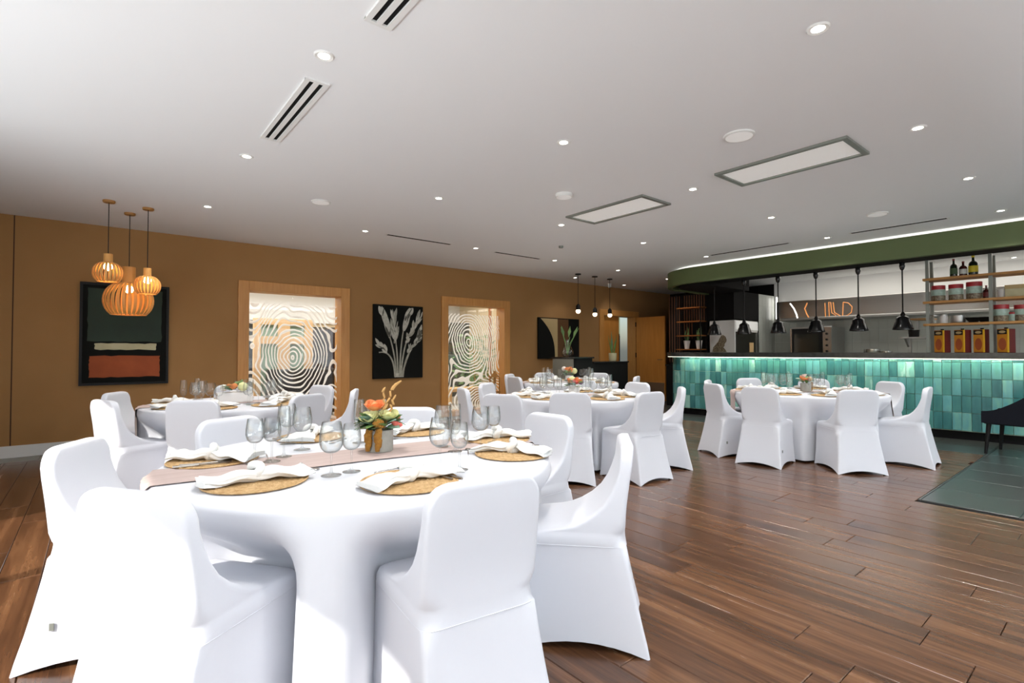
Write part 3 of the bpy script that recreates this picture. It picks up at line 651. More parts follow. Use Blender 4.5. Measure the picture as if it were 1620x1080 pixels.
MB().lathe([(.05, 0), (.05, -.03)], 16).obj('mount', 'white_paint', cm); MB().ball((0, 0, -.05), .045, 14, 8).obj('dome', 'white_paint', cm, smooth=80)

# ------------------------------------------------------------------ reception
rd = thing('reception_desk', 'black reception desk with a taller grey-sided end', 'desk', (7.46, 7.2, 0))
MB().box(0, 0, 0, .54, .62, 1.11).obj('tall_end', 'black', rd); MB().box(-.03, -.03, 1.11, .57, .65, 1.14, .004).obj('tall_top', 'black_gloss', rd)
MB().box(-.012, .01, .05, -.001, .61, 1.1).obj('side_panel', 'grey_metal', rd)
MB().box(.54, 0, 0, 1.70, .55, 1.01).obj('counter', 'black', rd); MB().box(.575, -.02, 1.01, 1.72, .58, 1.04, .004).obj('counter_top', 'black_gloss', rd)
vz = thing('glass_vase', 'clear teardrop glass vase with green stalks on the reception desk', 'vase', (7.62, 7.55, 1.14))
MB().lathe([(.07, 0), (.125, .05), (.12, .12), (.07, .24), (.045, .33), (.055, .36), (.052, .36), (.042, .33), (.066, .24), (.115, .12), (.12, .055), (.06, .01)], 24, cap=(True, True)).obj('body', 'glass', vz, smooth=60)
for k, (dx, dy, dz) in enumerate(((-.14, .05, .62), (.24, -.10, .60), (.10, .02, .42))):
    MB().tube([(0, 0, .05), (dx * .3, dy * .3, .3), (dx, dy, dz)], [.012, .014, .004], 8).obj('stalk', 'leaf_green', vz, smooth=60)
    m = MB(); d_ = Vector((dx, dy, dz)).normalized(); s_ = Vector((-RT.x, -RT.y, 0)).cross(Vector((0, 0, 1))).normalized(); base = Vector((dx * .5, dy * .5, .40)); L = .26; s2 = RT
    m.add([base, base + d_ * L * .5 + s2 * .035, base + d_ * L, base + d_ * L * .5 - s2 * .035], [(0, 1, 2, 3)]); m.obj('leaf', 'leaf_green', vz, fix=False)
sp = thing('potted_snake_plant', 'tall green snake plant in cream pot on the reception desk', 'plant', (8.95, 7.45, 1.04))
MB().lathe([(.07, 0), (.085, .02), (.09, .18), (.078, .18), (.07, .15)], 20, cap=(True, True)).obj('pot', 'painting_cream', sp, smooth=50)
for k in range(7):
    a_ = k * 2.4; L = .35 + .07 * (k % 4); d_ = Vector((.18 * math.cos(a_), .18 * math.sin(a_), 1)).normalized(); p_ = Vector((.03 * math.cos(a_), .03 * math.sin(a_), .14)); s_ = Vector((-math.sin(a_), math.cos(a_), 0))
    MB().add([p_ - s_ * .012, p_ + s_ * .012, p_ + d_ * L * .5 + s_ * .022, p_ + d_ * L, p_ + d_ * L * .5 - s_ * .022], [(0, 1, 2, 3, 4)]).obj('leaf', 'leaf_dark' if k % 2 else 'leaf_green', sp, fix=False)

# ------------------------------------------------------------------ the bar
bar = thing('bar_counter', 'long bar counter clad in teal glazed tiles with a black stone top', 'bar', (0, 0, 0))
BA, BB = Vector((9.2, 5.8)), Vector((9.66, .3)); BEND = Vector((9.80, -1.4))
dirv = (BB - BA).normalized(); BC = Vector((9.2 + .5, 5.8)); BR = .5
def bar_path(step):                                   # from the straight right end round the left corner
    pts = []; L = (BEND - BA).length; n = round(L / step)
    for i in range(n + 1): pts.append(BEND + (BA - BEND) * (i / n))
    m_ = round(BR * PI / 2 / step)
    for i in range(1, m_ + 1):
        a_ = PI - (PI / 2) * i / m_; pts.append(BC + Vector((math.cos(a_), math.sin(a_))) * BR)
    for i in range(1, round(.5 / step) + 1): pts.append(BC + Vector((step * i, BR)))
    return pts
P = bar_path(.105)
def offset(pts, d):
    out = []
    for i, p_ in enumerate(pts):
        t_ = (pts[min(i + 1, len(pts) - 1)] - pts[max(i - 1, 0)]).normalized(); out.append(p_ + Vector((-t_.y, t_.x)) * d)   # left of travel = outwards
    return out
def solid_from(path, d0, z0, z1, xback):
    poly = [tuple(p_) for p_ in offset(path, d0)] + [(xback, path[-1].y), (xback, path[0].y)]
    return MB().prism(poly, z0, z1)
solid_from(P, -.05, .0, .12, 10.3).obj('plinth', 'black_matte', bar); solid_from(P, -.012, .12, 1.15, 10.3).obj('carcass', 'grout', bar)
solid_from(P, .13, 1.15, 1.235, 10.35).obj('counter_top', 'dark_stone', bar)
rows = [(.13, .383), (.383, .622), (.622, .865), (.865, 1.10), (1.10, 1.15)]
tm = []
for (z0, z1) in rows:
    hw, hh, g_, ch = .0525, (z1 - z0) / 2, .0022, .003
    m = MB(); a0, b0 = hw - g_, hh - g_
    m.add([(-a0, 0, -b0), (a0, 0, -b0), (a0, 0, b0), (-a0, 0, b0), (-a0, -.011, -b0), (a0, -.011, -b0), (a0, -.011, b0), (-a0, -.011, b0),
           (-a0 + ch, -.014, -b0 + ch), (a0 - ch, -.014, -b0 + ch), (a0 - ch, -.014, b0 - ch), (-a0 + ch, -.014, b0 - ch)],
          [(0, 1, 5, 4), (1, 2, 6, 5), (2, 3, 7, 6), (3, 0, 4, 7), (4, 5, 9, 8), (5, 6, 10, 9), (6, 7, 11, 10), (7, 4, 8, 11), (8, 9, 10, 11)]); tm.append(m)
tme = [m.mesh('tile', 'teal_glaze') for m in tm]
rest = MB(); spots = []
for i in range(len(P) - 1):
    mid = (P[i] + P[i + 1]) / 2; t_ = (P[i + 1] - P[i]).normalized(); ang = math.atan2(-t_.y, -t_.x)
    px_, _ = pix((mid.x, mid.y, .6)); vis_ = 1060 < px_ < 1640 and mid.x < 9.9 and i < len(P) - 5
    for r_, (z0, z1) in enumerate(rows):
        M_ = Matrix.Translation((mid.x, mid.y, (z0 + z1) / 2)) @ Matrix.Rotation(ang + random.uniform(-.012, .012), 4, 'Z')
        spots.append((vis_, M_, r_))
spots.sort(key=lambda s_: not s_[0]); cnt = 0
for (v_, M_, r_) in spots:
    if v_ and cnt < 300:
        o = link('tile', tme[r_], bar); o.matrix_local = M_; cnt += 1
    else:
        c_ = MB().add(tm[r_].v, tm[r_].f).xf(M_); rest.add(c_.v, c_.f)
tag(rest.obj('tile_field', 'teal_glaze', bar), kind='stuff')
ledp = offset(P, .11); MB().tube([(p_.x, p_.y, 1.145) for p_ in ledp], .004, 6).obj('led_strip', 'led_on', bar)
for i in range(4):
    a_, b_ = BEND.lerp(BA, i / 4), BEND.lerp(BA, (i + 1) / 4); c_ = (a_ + b_) / 2 + Vector((-.115, 0))
    l_ = light('bar_led_light', 'AREA', (c_.x, c_.y, 1.142), 6.5, (.97, 1, .78), shape='RECTANGLE', size=(b_ - a_).length, size_y=.02)
    xa = (b_ - a_).normalized(); zz = Vector((-.42, 0, .9)).normalized(); xa3 = Vector((xa.x, xa.y, 0)); ya = zz.cross(xa3).normalized(); zz = xa3.cross(ya)
    l_.matrix_world = Matrix(((xa3.x, ya.x, zz.x, c_.x), (xa3.y, ya.y, zz.y, c_.y), (xa3.z, ya.z, zz.z, 1.142), (0, 0, 0, 1)))
# green bulkhead with a lit cove above
def bulk(Xf, r_, yend, xe):
    pts = [Vector((Xf, yend)), Vector((Xf, 5.19))]
    for i in range(1, 25):
        a_ = PI - (PI / 2) * i / 24; pts.append(Vector((Xf + r_ + r_ * math.cos(a_), 5.19 + r_ * math.sin(a_))))
    pts.append(Vector((xe, 5.19 + r_))); return pts
bo, bi = bulk(8.5, 1.0, YS, 10.63), bulk(8.6, .9, YS, 10.63)
m = MB(); n = len(bo); vs = []
for p_, q_ in zip(bo, bi): vs += [(p_.x, p_.y, 2.52), (p_.x, p_.y, 2.805), (q_.x, q_.y, 2.805), (q_.x, q_.y, 2.52)]
fs = []
for i in range(n - 1):
    for k in range(4): fs.append((4 * i + k, 4 * i + (k + 1) % 4, 4 * i + 4 + (k + 1) % 4, 4 * i + 4 + k))
bk = struct(m.add(vs, fs + [(0, 1, 2, 3), tuple(4 * (n - 1) + k for k in range(4))]).obj('ceiling_bulkhead', 'green_paint', smooth=30))
ci = bulk(8.66, .84, YS, 9.6); m = MB(); vs = []
for q_ in ci: vs += [(q_.x, q_.y, 2.78), (q_.x, q_.y, 2.868)]
m.add(vs, [(2 * i, 2 * i + 2, 2 * i + 3, 2 * i + 1) for i in range(n - 1)]).obj('cove_light', 'cove_on', bk, fix=False)
poly = [tuple(p_) for p_ in bi] + [(10.63, 6.0), (9.7, 5.53), (9.7, YS)]
struct(MB().prism(poly, 2.62, 2.68).obj('trim_3', 'black_matte'))
struct(MB().prism([tuple(p_) for p_ in bulk(8.71, .79, 5.19, 10.64)] + [(10.64, 5.19)], 2.525, 2.866).obj('trim_4', 'black_matte'))
# heat lamps over the pass
hl_y = [PX(x_, 480, 9.62).y for x_ in (1130, 1177, 1231, 1291, 1358, 1428)]
hlr = None
for k, y_ in enumerate(hl_y):
    t_ = thing('heat_lamp', 'black dome heat lamp over the bar, %s from the left' % ORD[k], 'heat lamp', (9.62, y_, 2.62), group='heat lamps over the bar')
    MB().lathe([(.035, 0), (.04, -.05), (.028, -.10), (.012, -.12)], 16).obj('ceiling_mount', 'black_gloss', t_, smooth=40)
    MB().tube([(0, 0, -.1), (0, 0, -.78)], .010, 8).obj('rod', 'black', t_)
    shd = MB().lathe([(.016, -.76), (.03, -.79), (.036, -.82), (.07, -.838), (.088, -.86), (.092, -.905), (.104, -.925), (.122, -.985), (.134, -1.02), (.134, -1.035), (.126, -1.035), (.115, -.985), (.085, -.91), (.06, -.86)], 24, cap=(True, True)).obj('shade', 'black_gloss', t_, smooth=40)
    MB().ball((0, 0, -.985), .04, 12, 8).obj('bulb', 'white_ceramic', shd, smooth=80)

# ------------------------------------------------------------------ shelf on the bar and what stands on it
SX0, SX1 = 9.66, 9.96; CT = 1.235
PYs = [2.02, 1.32, .62]
sh = thing('bar_shelf', 'metal post shelf with three timber boards standing on the bar', 'shelf', (0, 0, 0))
for y_ in PYs:
    for x_ in (SX0, SX1 - .04): MB().box(x_, y_ - .02, CT, x_ + .04, y_ + .02, 2.62).obj('post', 'grey_metal', sh)
SZ = [1.667, 2.0, 2.345]
for z_ in SZ:
    MB().box(SX0 - .02, PYs[2] - .06, z_ - .035, SX1 + .02, PYs[0] + .05, z_, .003).obj('shelf_board', 'shelf_wood', sh)
def on_shelf(x_px, z_): p_ = PX(x_px, 500, SX0 + .14); return (SX0 + .14, p_.y, z_)
def bottle(lab, loc, h, r, m1, m2):
    t_ = thing('spirit_bottle', lab, 'bottle', loc, group='bottles on the bar shelf')
    MB().lathe([(r * .95, 0), (r, .01), (r, h * .58), (r * .8, h * .66), (r * .32, h * .74), (r * .30, h * .92)], 18).obj('body', m1, t_, smooth=40)
    MB().lathe([(r * .34, h * .9), (r * .34, h)], 12).obj('cap', 'tin_red' if m2 != 'label_yellow' else 'label_yellow', t_)
    MB().lathe([(r * 1.02, h * .16), (r * 1.02, h * .48)], 18, cap=(False, False)).obj('label_sheet', m2, t_)
bottle('tall dark green bottle, leftmost on the top bar shelf', on_shelf(1510, SZ[2]), .27, .045, 'bottle_dark', 'leaf_dark')
bottle('short dark red bottle, middle of three on the top bar shelf', on_shelf(1525, SZ[2]), .22, .048, 'bottle_red', 'label_white')
bottle('dark bottle with yellow label, rightmost on the top bar shelf', on_shelf(1541, SZ[2]), .29, .055, 'bottle_dark', 'label_yellow')
bottle('small red bottle beside the cans on the middle bar shelf', on_shelf(1561, SZ[1]), .19, .035, 'bottle_red', 'tin_red')
def can(lab, loc, r=.085, h=.235):
    t_ = thing('food_can', lab, 'can', loc, group='large food cans on the bar shelf')
    MB().lathe([(r * .97, 0), (r, .006), (r, .1)], 24).obj('lower_label', 'olive_print', t_, smooth=40)
    MB().lathe([(r * 1.004, .085), (r * 1.004, h * .76)], 24, cap=(False, False)).obj('middle_label', 'mint_print', t_, smooth=40)
    MB().lathe([(r * 1.006, h * .74), (r * 1.006, h - .012), (r, h), (r * .9, h), (r * .9, h - .006)], 24, cap=(True, True)).obj('red_band', 'red_print', t_, smooth=40)
can('large can with red top band, leftmost on the middle bar shelf', on_shelf(1485, SZ[1])); can('large can with red top band, second from left on the middle bar shelf', on_shelf(1513, SZ[1]))
can('large can with red top band, third on the middle bar shelf', on_shelf(1542, SZ[1]), .09, .25); can('large can with red top band on the lower bar shelf', on_shelf(1584, SZ[0]), .085, .235)
can('large can with red top band, lower bar shelf at the photo edge', on_shelf(1617, SZ[0]), .08, .22)
def tin(lab, x_px):
    y_ = PX(x_px, 540, SX0 + .10).y
    t_ = thing('oil_tin', lab, 'tin', (SX0 + .10, y_, CT), math.radians(-26), group='square oil tins on the bar'); w_, h_ = .068, .34
    MB().box(-w_, -w_, 0, w_, w_, h_ - .01, .006).obj('body', 'tin_red', t_)
    MB().box(-w_ - .003, -w_ + .012, .01, -w_, w_ - .004, h_ - .015).obj('front_label', 'tin_orange', t_)
    MB().box(-w_ - .004, -w_ - .003, .005, -w_ + .012, -w_ + .012, h_ - .012).obj('corner_band', 'tin_yellow', t_)
    MB().box(-w_ - .005, -w_ + .014, h_ - .085, -w_, w_ - .006, h_ - .02).obj('black_band', 'black', t_)
    m_ = MB().prism([(.045 * math.cos(a_), .12 + .085 * math.sin(a_)) for a_ in [2 * PI * i / 20 for i in range(20)]], -w_ - .006, -w_ - .002, 'yz'); m_.obj('oval_label', 'painting_orange', t_)
    MB().prism([(.04 * math.cos(a_), h_ - .052 + .018 * math.sin(a_)) for a_ in [2 * PI * i / 16 for i in range(16)]], -w_ - .007, -w_ - .003, 'yz').obj('gold_mark', 'art_beige', t_)
    MB().lathe([(.02, 0), (.02, .02)], 12, (0, 0, h_ - .01)).obj('spout', 'black', t_)
for k, x_ in enumerate((1491, 1523, 1554, 1592)): tin('square orange and red oil tin on the bar top, %s from left' % ORD[k], x_)
def pot(name, lab, loc, r, h, m_, handle=True):
    t_ = thing(name, lab, 'pot', loc)
    MB().lathe([(r * .95, 0), (r, .01), (r, h), (r * .96, h), (r * .93, .015)], 24, cap=(True, True)).obj('body', m_, t_, smooth=40)
    if handle:
        for s_ in (-1, 1): MB().tube([(0, s_ * r, h * .7), (0, s_ * (r + .03), h * .72), (0, s_ * (r + .03), h * .55), (0, s_ * r, h * .55)], .005, 6).obj('handle', m_, t_)
pot('steel_pot', 'grey steel pot on the lower bar shelf', on_shelf(1516, SZ[0]), .085, .11, 'steel_dull')
for x_, lb in ((1540, 'left of two'), (1558, 'right of two')):
    t_ = thing('black_bowl', 'black bowl, %s on the lower bar shelf' % lb, 'bowl', on_shelf(x_, SZ[0]))
    MB().lathe([(.04, 0), (.05, .005), (.095, .07), (.088, .07), (.045, .012)], 24, cap=(True, True)).obj('body', 'black', t_, smooth=50); MB().lathe([(.094, .068), (.097, .073), (.09, .073)], 24, cap=(False, False)).obj('rim', 'black', t_)
for x_, lb, mm in ((1478, 'leftmost on the lower bar shelf', 'glass'), (1493, 'beside the steel pot', 'white_ceramic')):
    t_ = thing('storage_jar', 'small jar %s' % lb, 'jar', on_shelf(x_, SZ[0]))
    MB().lathe([(.045, 0), (.048, .01), (.048, .10), (.038, .12)], 18).obj('body', mm, t_, smooth=40); MB().lathe([(.042, .115), (.042, .135)], 18).obj('lid', 'steel_dull', t_)
t_ = thing('small_can', 'small mint can with red lid on the lower bar shelf', 'can', on_shelf(1603, SZ[0])); MB().lathe([(.05, 0), (.05, .10)], 18).obj('body', 'mint_print', t_, smooth=40); MB().lathe([(.051, .10), (.051, .125)], 18).obj('lid', 'red_print', t_)
bx_ = thing('woven_crate', 'grey carton on the middle bar shelf, right of the post', 'box', on_shelf(1613, SZ[1])); MB().box(-.09, -.13, 0, .09, .13, .16, .004).obj('body', 'painting_cream', bx_); MB().box(-.093, -.133, .11, .093, .133, .165, .004).obj('lid', 'art_beige', bx_)
t_ = thing('white_tub', 'white round tub on the middle bar shelf, beside the carton', 'tub', on_shelf(1587, SZ[1])); MB().lathe([(.05, 0), (.06, .10)], 18).obj('body', 'white_ceramic', t_, smooth=40); MB().lathe([(.063, .10), (.063, .12)], 18).obj('lid', 'white_paint', t_)

# ------------------------------------------------------------------ kitchen behind the bar
KX = 12.60
kw = struct(MB().box(KX - .02, YS, 0, KX + .02, 5.53, CEIL).obj('wall_kitchen', 'corridor_white'))
tw, th_ = .16, .235
km = MB().box(0, .0015, .0015, .008, tw - .0015, th_ - .0015).mesh('wall_tile', 'kitchen_tile')
for i in range(33):
    for j in range(4): link('wall_tile', km, kw, (KX - .028, 5.51 - (i + 1) * tw, 1.0 + j * th_))
kb = struct(MB().box(10.68, 5.95, 0, 10.7, 5.96, .01).obj('wall_backbar', 'black_matte'))
MB().box(10.65, 6.12, 0, KX, 7.1, 2.57).box(11.70, 5.53, 0, 11.78, 6.12, 2.57).box(10.65, 5.53, 1.96, 11.70, 6.12, 2.57).obj('panel', 'black_matte', kb)
MB().box(11.78, 5.53, 0, KX, 6.12, 2.57).obj('side_wall', 'kitchen_tile', kb)
for i in range(5):
    for j in range(6): MB().box(11.79 + i * .162, 5.522, .95 + j * .27, 11.79 + i * .162 + .158, 5.53, .95 + j * .27 + .266).obj('wall_tile', 'kitchen_tile', kb)
fr = thing('drinks_fridge', 'white drinks fridge with an animal silhouette on its side', 'fridge', (10.62, 5.50, 0))
MB().box(0, 0, 0, 1.05, .58, 1.93, .01).obj('body', 'white_ceramic', fr)
MB().box(.03, -.02, 1.72, 1.02, .0, 1.91, .008).obj('header', 'diffuser', fr); fd = MB().box(.04, -.02, .1, 1.0, 0, 1.68).obj('door', 'oven_glass', fr)
MB().box(.92, -.035, .1, 1.0, -.02, 1.68).obj('door_frame', 'steel_dull', fd); MB().box(.60, -.03, 1.24, .78, -.021, 1.45).obj('price_card', 'pale_timber', fd)
sil = [(.52, 0), (.50, .10), (.46, .14), (.38, .22), (.34, .30), (.30, .36), (.25, .37), (.20, .34), (.17, .27), (.18, .22), (.22, .18), (.22, .14), (.25, .10), (.20, .05), (.17, 0)]
MB().prism([(u_ * .95 + .02, 1.24 + v_) for u_, v_ in sil], -.006, -.001, 'yz').obj('animal_silhouette', 'olive_print', fr)
# copper slat screen and shelf with plants
sc_ = thing('slat_screen', 'vertical copper slats on the black wall left of the fridge', 'screen', (10.65, 0, 0))
for i in range(15):
    x_ = 1059 + i * 3.9; y_ = PX(x_, 480, 10.63).y; zb_ = 1.0 if i < 6 else (1.55 if i < 10 else 1.95)
    MB().box(-.02, y_ - .006, zb_, -.002, y_ + .006, 2.55).obj('slat', 'slat_copper', sc_)
bs = thing('backbar_shelf', 'open shelf of three thin wooden boards beside the fridge', 'shelf', (10.35, 6.14, 0))
for z_ in (1.31, 1.62, 1.94, 2.25): MB().box(0, 0, z_ - .025, .26, .62, z_).obj('shelf_board', 'copper', bs)
for y_ in (.0, .60): 
    for x_ in (0, .24): MB().box(x_, y_, .95, x_ + .02, y_ + .02, 2.55).obj('post', 'black', bs)
bc = thing('backbar_cabinet', 'black low cabinet below the back-bar shelf', 'cabinet', (10.36, 6.12, 0)); MB().box(0, 0, 0, .28, .9, .92).obj('body', 'black', bc); MB().box(-.02, -.01, .92, .28, .92, .95).obj('top', 'black_gloss', bc)
for k, (yy, lab) in enumerate(((6.25, 'white potted cactus on the back-bar shelf, right one'), (6.55, 'white potted plant on the back-bar shelf, left one'))):
    t_ = thing('potted_plant', lab, 'plant', (10.47, yy, 1.31)); MB().lathe([(.05, 0), (.075, .19), (.065, .19), (.06, .16)], 18).obj('pot', 'white_ceramic', t_, smooth=40)
    for q in range(4):
        a_ = q * 1.6 + k; MB().tube([(.02 * math.cos(a_), .02 * math.sin(a_), .15), (.05 * math.cos(a_), .05 * math.sin(a_), .3), (.04 * math.cos(a_ + .6), .04 * math.sin(a_ + .6), .26 + .12 + .04 * q)], [.012, .018, .008], 8).obj('stem', 'leaf_dark' if q % 2 else 'leaf_green', t_, smooth=60)
# extractor hood; neon reflections modelled as glowing tubes on its front
HY0, HY1 = PX(1233, 500, 12.0).y, -.5
hd = thing('extractor_hood', 'long stainless extractor hood on the kitchen wall', 'hood', (0, 0, 0))
MB().box(11.85, HY1, 1.98, KX - .03, HY0, 2.36, .01).obj('canopy', 'steel', hd); MB().box(11.82, HY1 - .01, 1.93, KX - .03, HY0 + .01, 1.98, .006).obj('lip', 'steel_dull', hd)
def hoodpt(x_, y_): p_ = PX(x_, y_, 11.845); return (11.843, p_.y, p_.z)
def stroke(name, pts, m_='neon_reflection', r_=.008): MB().tube([hoodpt(*q) for q in pts], r_, 6).obj(name, m_, hd, smooth=60)
stroke('light_streak', [(1250, 480), (1256, 488), (1260, 497), (1262, 505)], 'tube_on', .010); stroke('light_streak', [(1277, 479), (1273, 488), (1276, 496), (1280, 503)], 'neon_reflection', .012)
stroke('reflected_i', [(1305, 479), (1306, 503)]); stroke('reflected_l', [(1311, 478), (1312, 502), (1322, 502), (1322, 498), (1316, 495), (1314, 478), (1311, 478)])
stroke('reflected_l_second', [(1318, 478), (1320, 494), (1330, 500)]); stroke('reflected_d', [(1334, 478), (1342, 479), (1348, 485), (1347, 494), (1340, 499), (1333, 500), (1334, 478)])
ov = thing('combi_oven', 'black-fronted steel oven on the kitchen counter', 'oven', (11.75, 0, 1.0))
oy = [PX(x_, 540, 11.75).y for x_ in (1249, 1252, 1302, 1314, 1316)]
MB().box(0, oy[4], 0, .72, oy[0], .78, .01).obj('body', 'steel_dull', ov); od = MB().box(-.03, oy[2], .04, 0, oy[1], .74, .006).obj('door', 'black', ov)
MB().box(-.036, oy[2] + .07, .10, -.028, oy[1] - .07, .62).obj('door_glass', 'oven_glass', od); MB().box(-.05, oy[1] - .03, .05, -.03, oy[1], .74).obj('door_handle', 'steel', od)
cp = MB().box(-.03, oy[4], .04, 0, oy[2] - .01, .76).obj('control_panel', 'steel', ov)
for k in range(5): MB().lathe([(.022, 0), (.022, .02)], 12).xf(Matrix.Translation((-.03, (oy[4] + oy[2]) / 2, .14 + k * .12)) @ Matrix.Rotation(-PI / 2, 4, 'Y')).obj('knob', 'black', cp)
for k in range(3): MB().box(.0, oy[2] + .08, .2 + k * .16, -.026, oy[1] - .08, .205 + k * .16).obj('rack', 'steel', ov)
kc = thing('kitchen_counter', 'steel kitchen counter along the back wall', 'counter', (0, 0, 0)); MB().box(11.70, -1.0, .95, KX - .03, 5.45, 1.0, .004).obj('top', 'steel_dull', kc); MB().box(11.75, -1.0, 0, KX - .03, 5.45, .95).obj('base', 'steel_dull', kc)
hb = thing('gas_hob', 'black gas burner on the kitchen counter right of the oven', 'hob', (12.1, PX(1362, 550, 12.1).y, 1.0)); MB().box(-.25, -.3, 0, .25, .3, .16, .01).obj('body', 'steel_dull', hb)
for k in (-.15, 0, .15): MB().box(-.22, k - .012, .16, .22, k + .012, .22).obj('grate_bar', 'black', hb)
for k, (x_, r_, h_, lb) in enumerate(((1335, .10, .12, 'beside the oven'), (1380, .14, .20, 'right of the gas burner'), (1402, .10, .16, 'farther right of the gas burner'))): 
    p_ = PX(x_, 555, 11.95); pot('cooking_pot', 'steel cooking pot %s' % lb, (11.95, p_.y, 1.0), r_, h_ + .1, 'steel')
ws = thing('steel_wall_shelf', 'small steel bracket shelf left of the bar shelf posts', 'shelf', (0, 0, 0)); p_ = PX(1450, 535, 10.6)
q0, q1 = PX(1427, 535, 10.6).y, PX(1478, 535, 10.6).y; zs = p_.z
MB().box(10.45, q1, zs, 10.8, q0, zs + .02).obj('board', 'steel_dull', ws); MB().add([(10.5, q0 - .05, zs), (10.75, q0 - .05, zs), (10.75, q0 - .05, zs - .18), (10.5, q0 - .08, zs), (10.75, q0 - .08, zs), (10.75, q0 - .08, zs - .18)], [(0, 1, 2), (5, 4, 3), (0, 3, 4, 1), (1, 4, 5, 2), (2, 5, 3, 0)]).obj('bracket', 'steel_dull', ws)
MB().box(10.70, q0 - .10, 0, 10.75, q0 - .05, zs).obj('post', 'steel_dull', ws)
MB().box(10.45, q1, zs + .30, 10.8, q0 - .15, zs + .325).obj('upper_board', 'shelf_wood', ws)
for yy in (q1 + .01, q0 - .20): MB().box(10.72, yy, zs + .02, 10.76, yy + .03, zs + .30).obj('upper_post', 'steel_dull', ws)
t_ = thing('black_tub', 'small black tub on the steel bracket shelf', 'tub', (10.6, PX(1446, 535, 10.6).y, zs + .02)); MB().lathe([(.07, 0), (.075, .10)], 18).obj('body', 'black', t_, smooth=40); MB().lathe([(.078, .10), (.078, .12)], 18).obj('lid', 'black_gloss', t_)
tl = thing('wall_tube_light', 'bright vertical tube light at the kitchen corner', 'lamp', (KX - .06, 5.44, 2.0)); MB().box(-.02, -.03, .0, .03, .03, .55).obj('housing', 'white_paint', tl); MB().tube([(-.035, 0, .02), (-.035, 0, .53)], .018, 10).obj('tube', 'tube_on', tl)
kl = thing('kitchen_ceiling_light', 'round white downlight over the kitchen right of the shelf', 'downlight', (*PZ(1604, 407, CEIL).xy, CEIL)); link('trim_ring', dl_ring, kl); link('lens', dl_lens, kl)
light('kitchen_ceiling_lamps', 'AREA', (11.2, 2.4, CEIL - .02), 52, (1, .95, .86), rot=(0, 0, 0), shape='RECTANGLE', size=1.6, size_y=4.5)

# ------------------------------------------------------------------ covered banquet chair
CH = .865
def ring(yr, yf, hw, hwf, rc, bow, z, arch):
    """rounded quad: rear half width hw, front half width hwf; 4 corners x 5 + sides"""
    cs = [(-hw, yr), (hw, yr), (hwf, yf), (-hwf, yf)]; pts = []; rc = min(rc, (yf - yr) * .48, hw * .9)
    for k in range(4):
        p0, p1, p2 = Vector(cs[k - 1]), Vector(cs[k]), Vector(cs[(k + 1) % 4])
        d0, d1 = (p0 - p1).normalized(), (p2 - p1).normalized(); a_, b_ = p1 + d0 * rc, p1 + d1 * rc
        for i in range(5):
            t_ = i / 4; c_ = a_ * (1 - t_) ** 2 + p1 * (2 * t_ * (1 - t_)) + b_ * t_ ** 2; pts.append((c_.x, c_.y, z))
        q = p2 - d1 * rc; nrm = Vector((-d1.y, d1.x))
        for i in range(1, 8):
            t_ = i / 8; c_ = b_ + (q - b_) * t_; s_ = 1 - (2 * t_ - 1) ** 2; c_ = c_ + nrm * (bow * s_); pts.append((c_.x, c_.y, z + arch * s_))
    return pts
def chair_rings():
    R = []
    #        z     yr     yf    hw    hwf   rc   bow  arch
    key = [(0.00, -.300, .250, .242, .225, .012, .020, .035), (.05, -.290, .247, .236, .221, .014, .018, .026), (.14, -.268, .242, .224, .214, .016, .014, .012), (.25, -.244, .240, .213, .209, .018, .009, .003),
           (.36, -.222, .241, .205, .207, .022, .004, 0), (.425, -.212, .244, .202, .207, .03, 0, 0)]
    seat = [(.435, -.211, .250, .203, .211, .06, 0, 0), (.455, -.209, .252, .204, .212, .07, 0, 0), (.472, -.208, .243, .204, .209, .075, 0, 0), (.482, -.208, .215, .204, .203, .075, 0, 0)]
    back = [(.488, -.208, .165, .204, .202, .07, 0, 0), (.494, -.208, .105, .204, .203, .06, 0, 0), (.506, -.208, .045, .204, .204, .05, 0, 0), (.528, -.208, -.015, .204, .204, .03, 0, 0), (.56, -.209, -.068, .204, .204, .024, 0, 0), (.60, -.212, -.112, .204, .203, .020, 0, 0),
            (.65, -.218, -.145, .203, .202, .018, 0, 0), (.70, -.225, -.166, .202, .201, .016, 0, 0), (.745, -.232, -.180, .201, .200, .015, 0, 0)]
    cr = .085
    for i in range(1, 9):
        a_ = PI / 2 * i / 8; z_ = CH - cr - .012 + (cr + .006) * math.sin(a_); w_ = .200 - cr + cr * math.cos(a_); yy = -.236 - .013 * i / 8
        back.append((z_, yy + (.004 * max(0, i - 5)), yy + .053 - .006 * max(0, i - 5), w_, w_, .015, 0, 0))
    return key, seat, back
ck, cs_, cb_ = chair_rings(); allr = ck + cs_ + cb_
full = MB(); NR = 48
vs = []
for (z_, yr, yf, hw, hwf, rc, bow, ar) in allr: vs += ring(yr, yf, hw, hwf, rc, bow, z_, ar)
fs = []
for j in range(len(allr) - 1):
    for i in range(NR): k = (i + 1) % NR; fs.append((j * NR + i, j * NR + k, (j + 1) * NR + k, (j + 1) * NR + i))
tmp = MB().add(vs, fs + [tuple((len(allr) - 1) * NR + i for i in range(NR))]).mesh('tmp', None, fix=False)
nrm = [Vector(v.normal) for v in tmp.vertices]
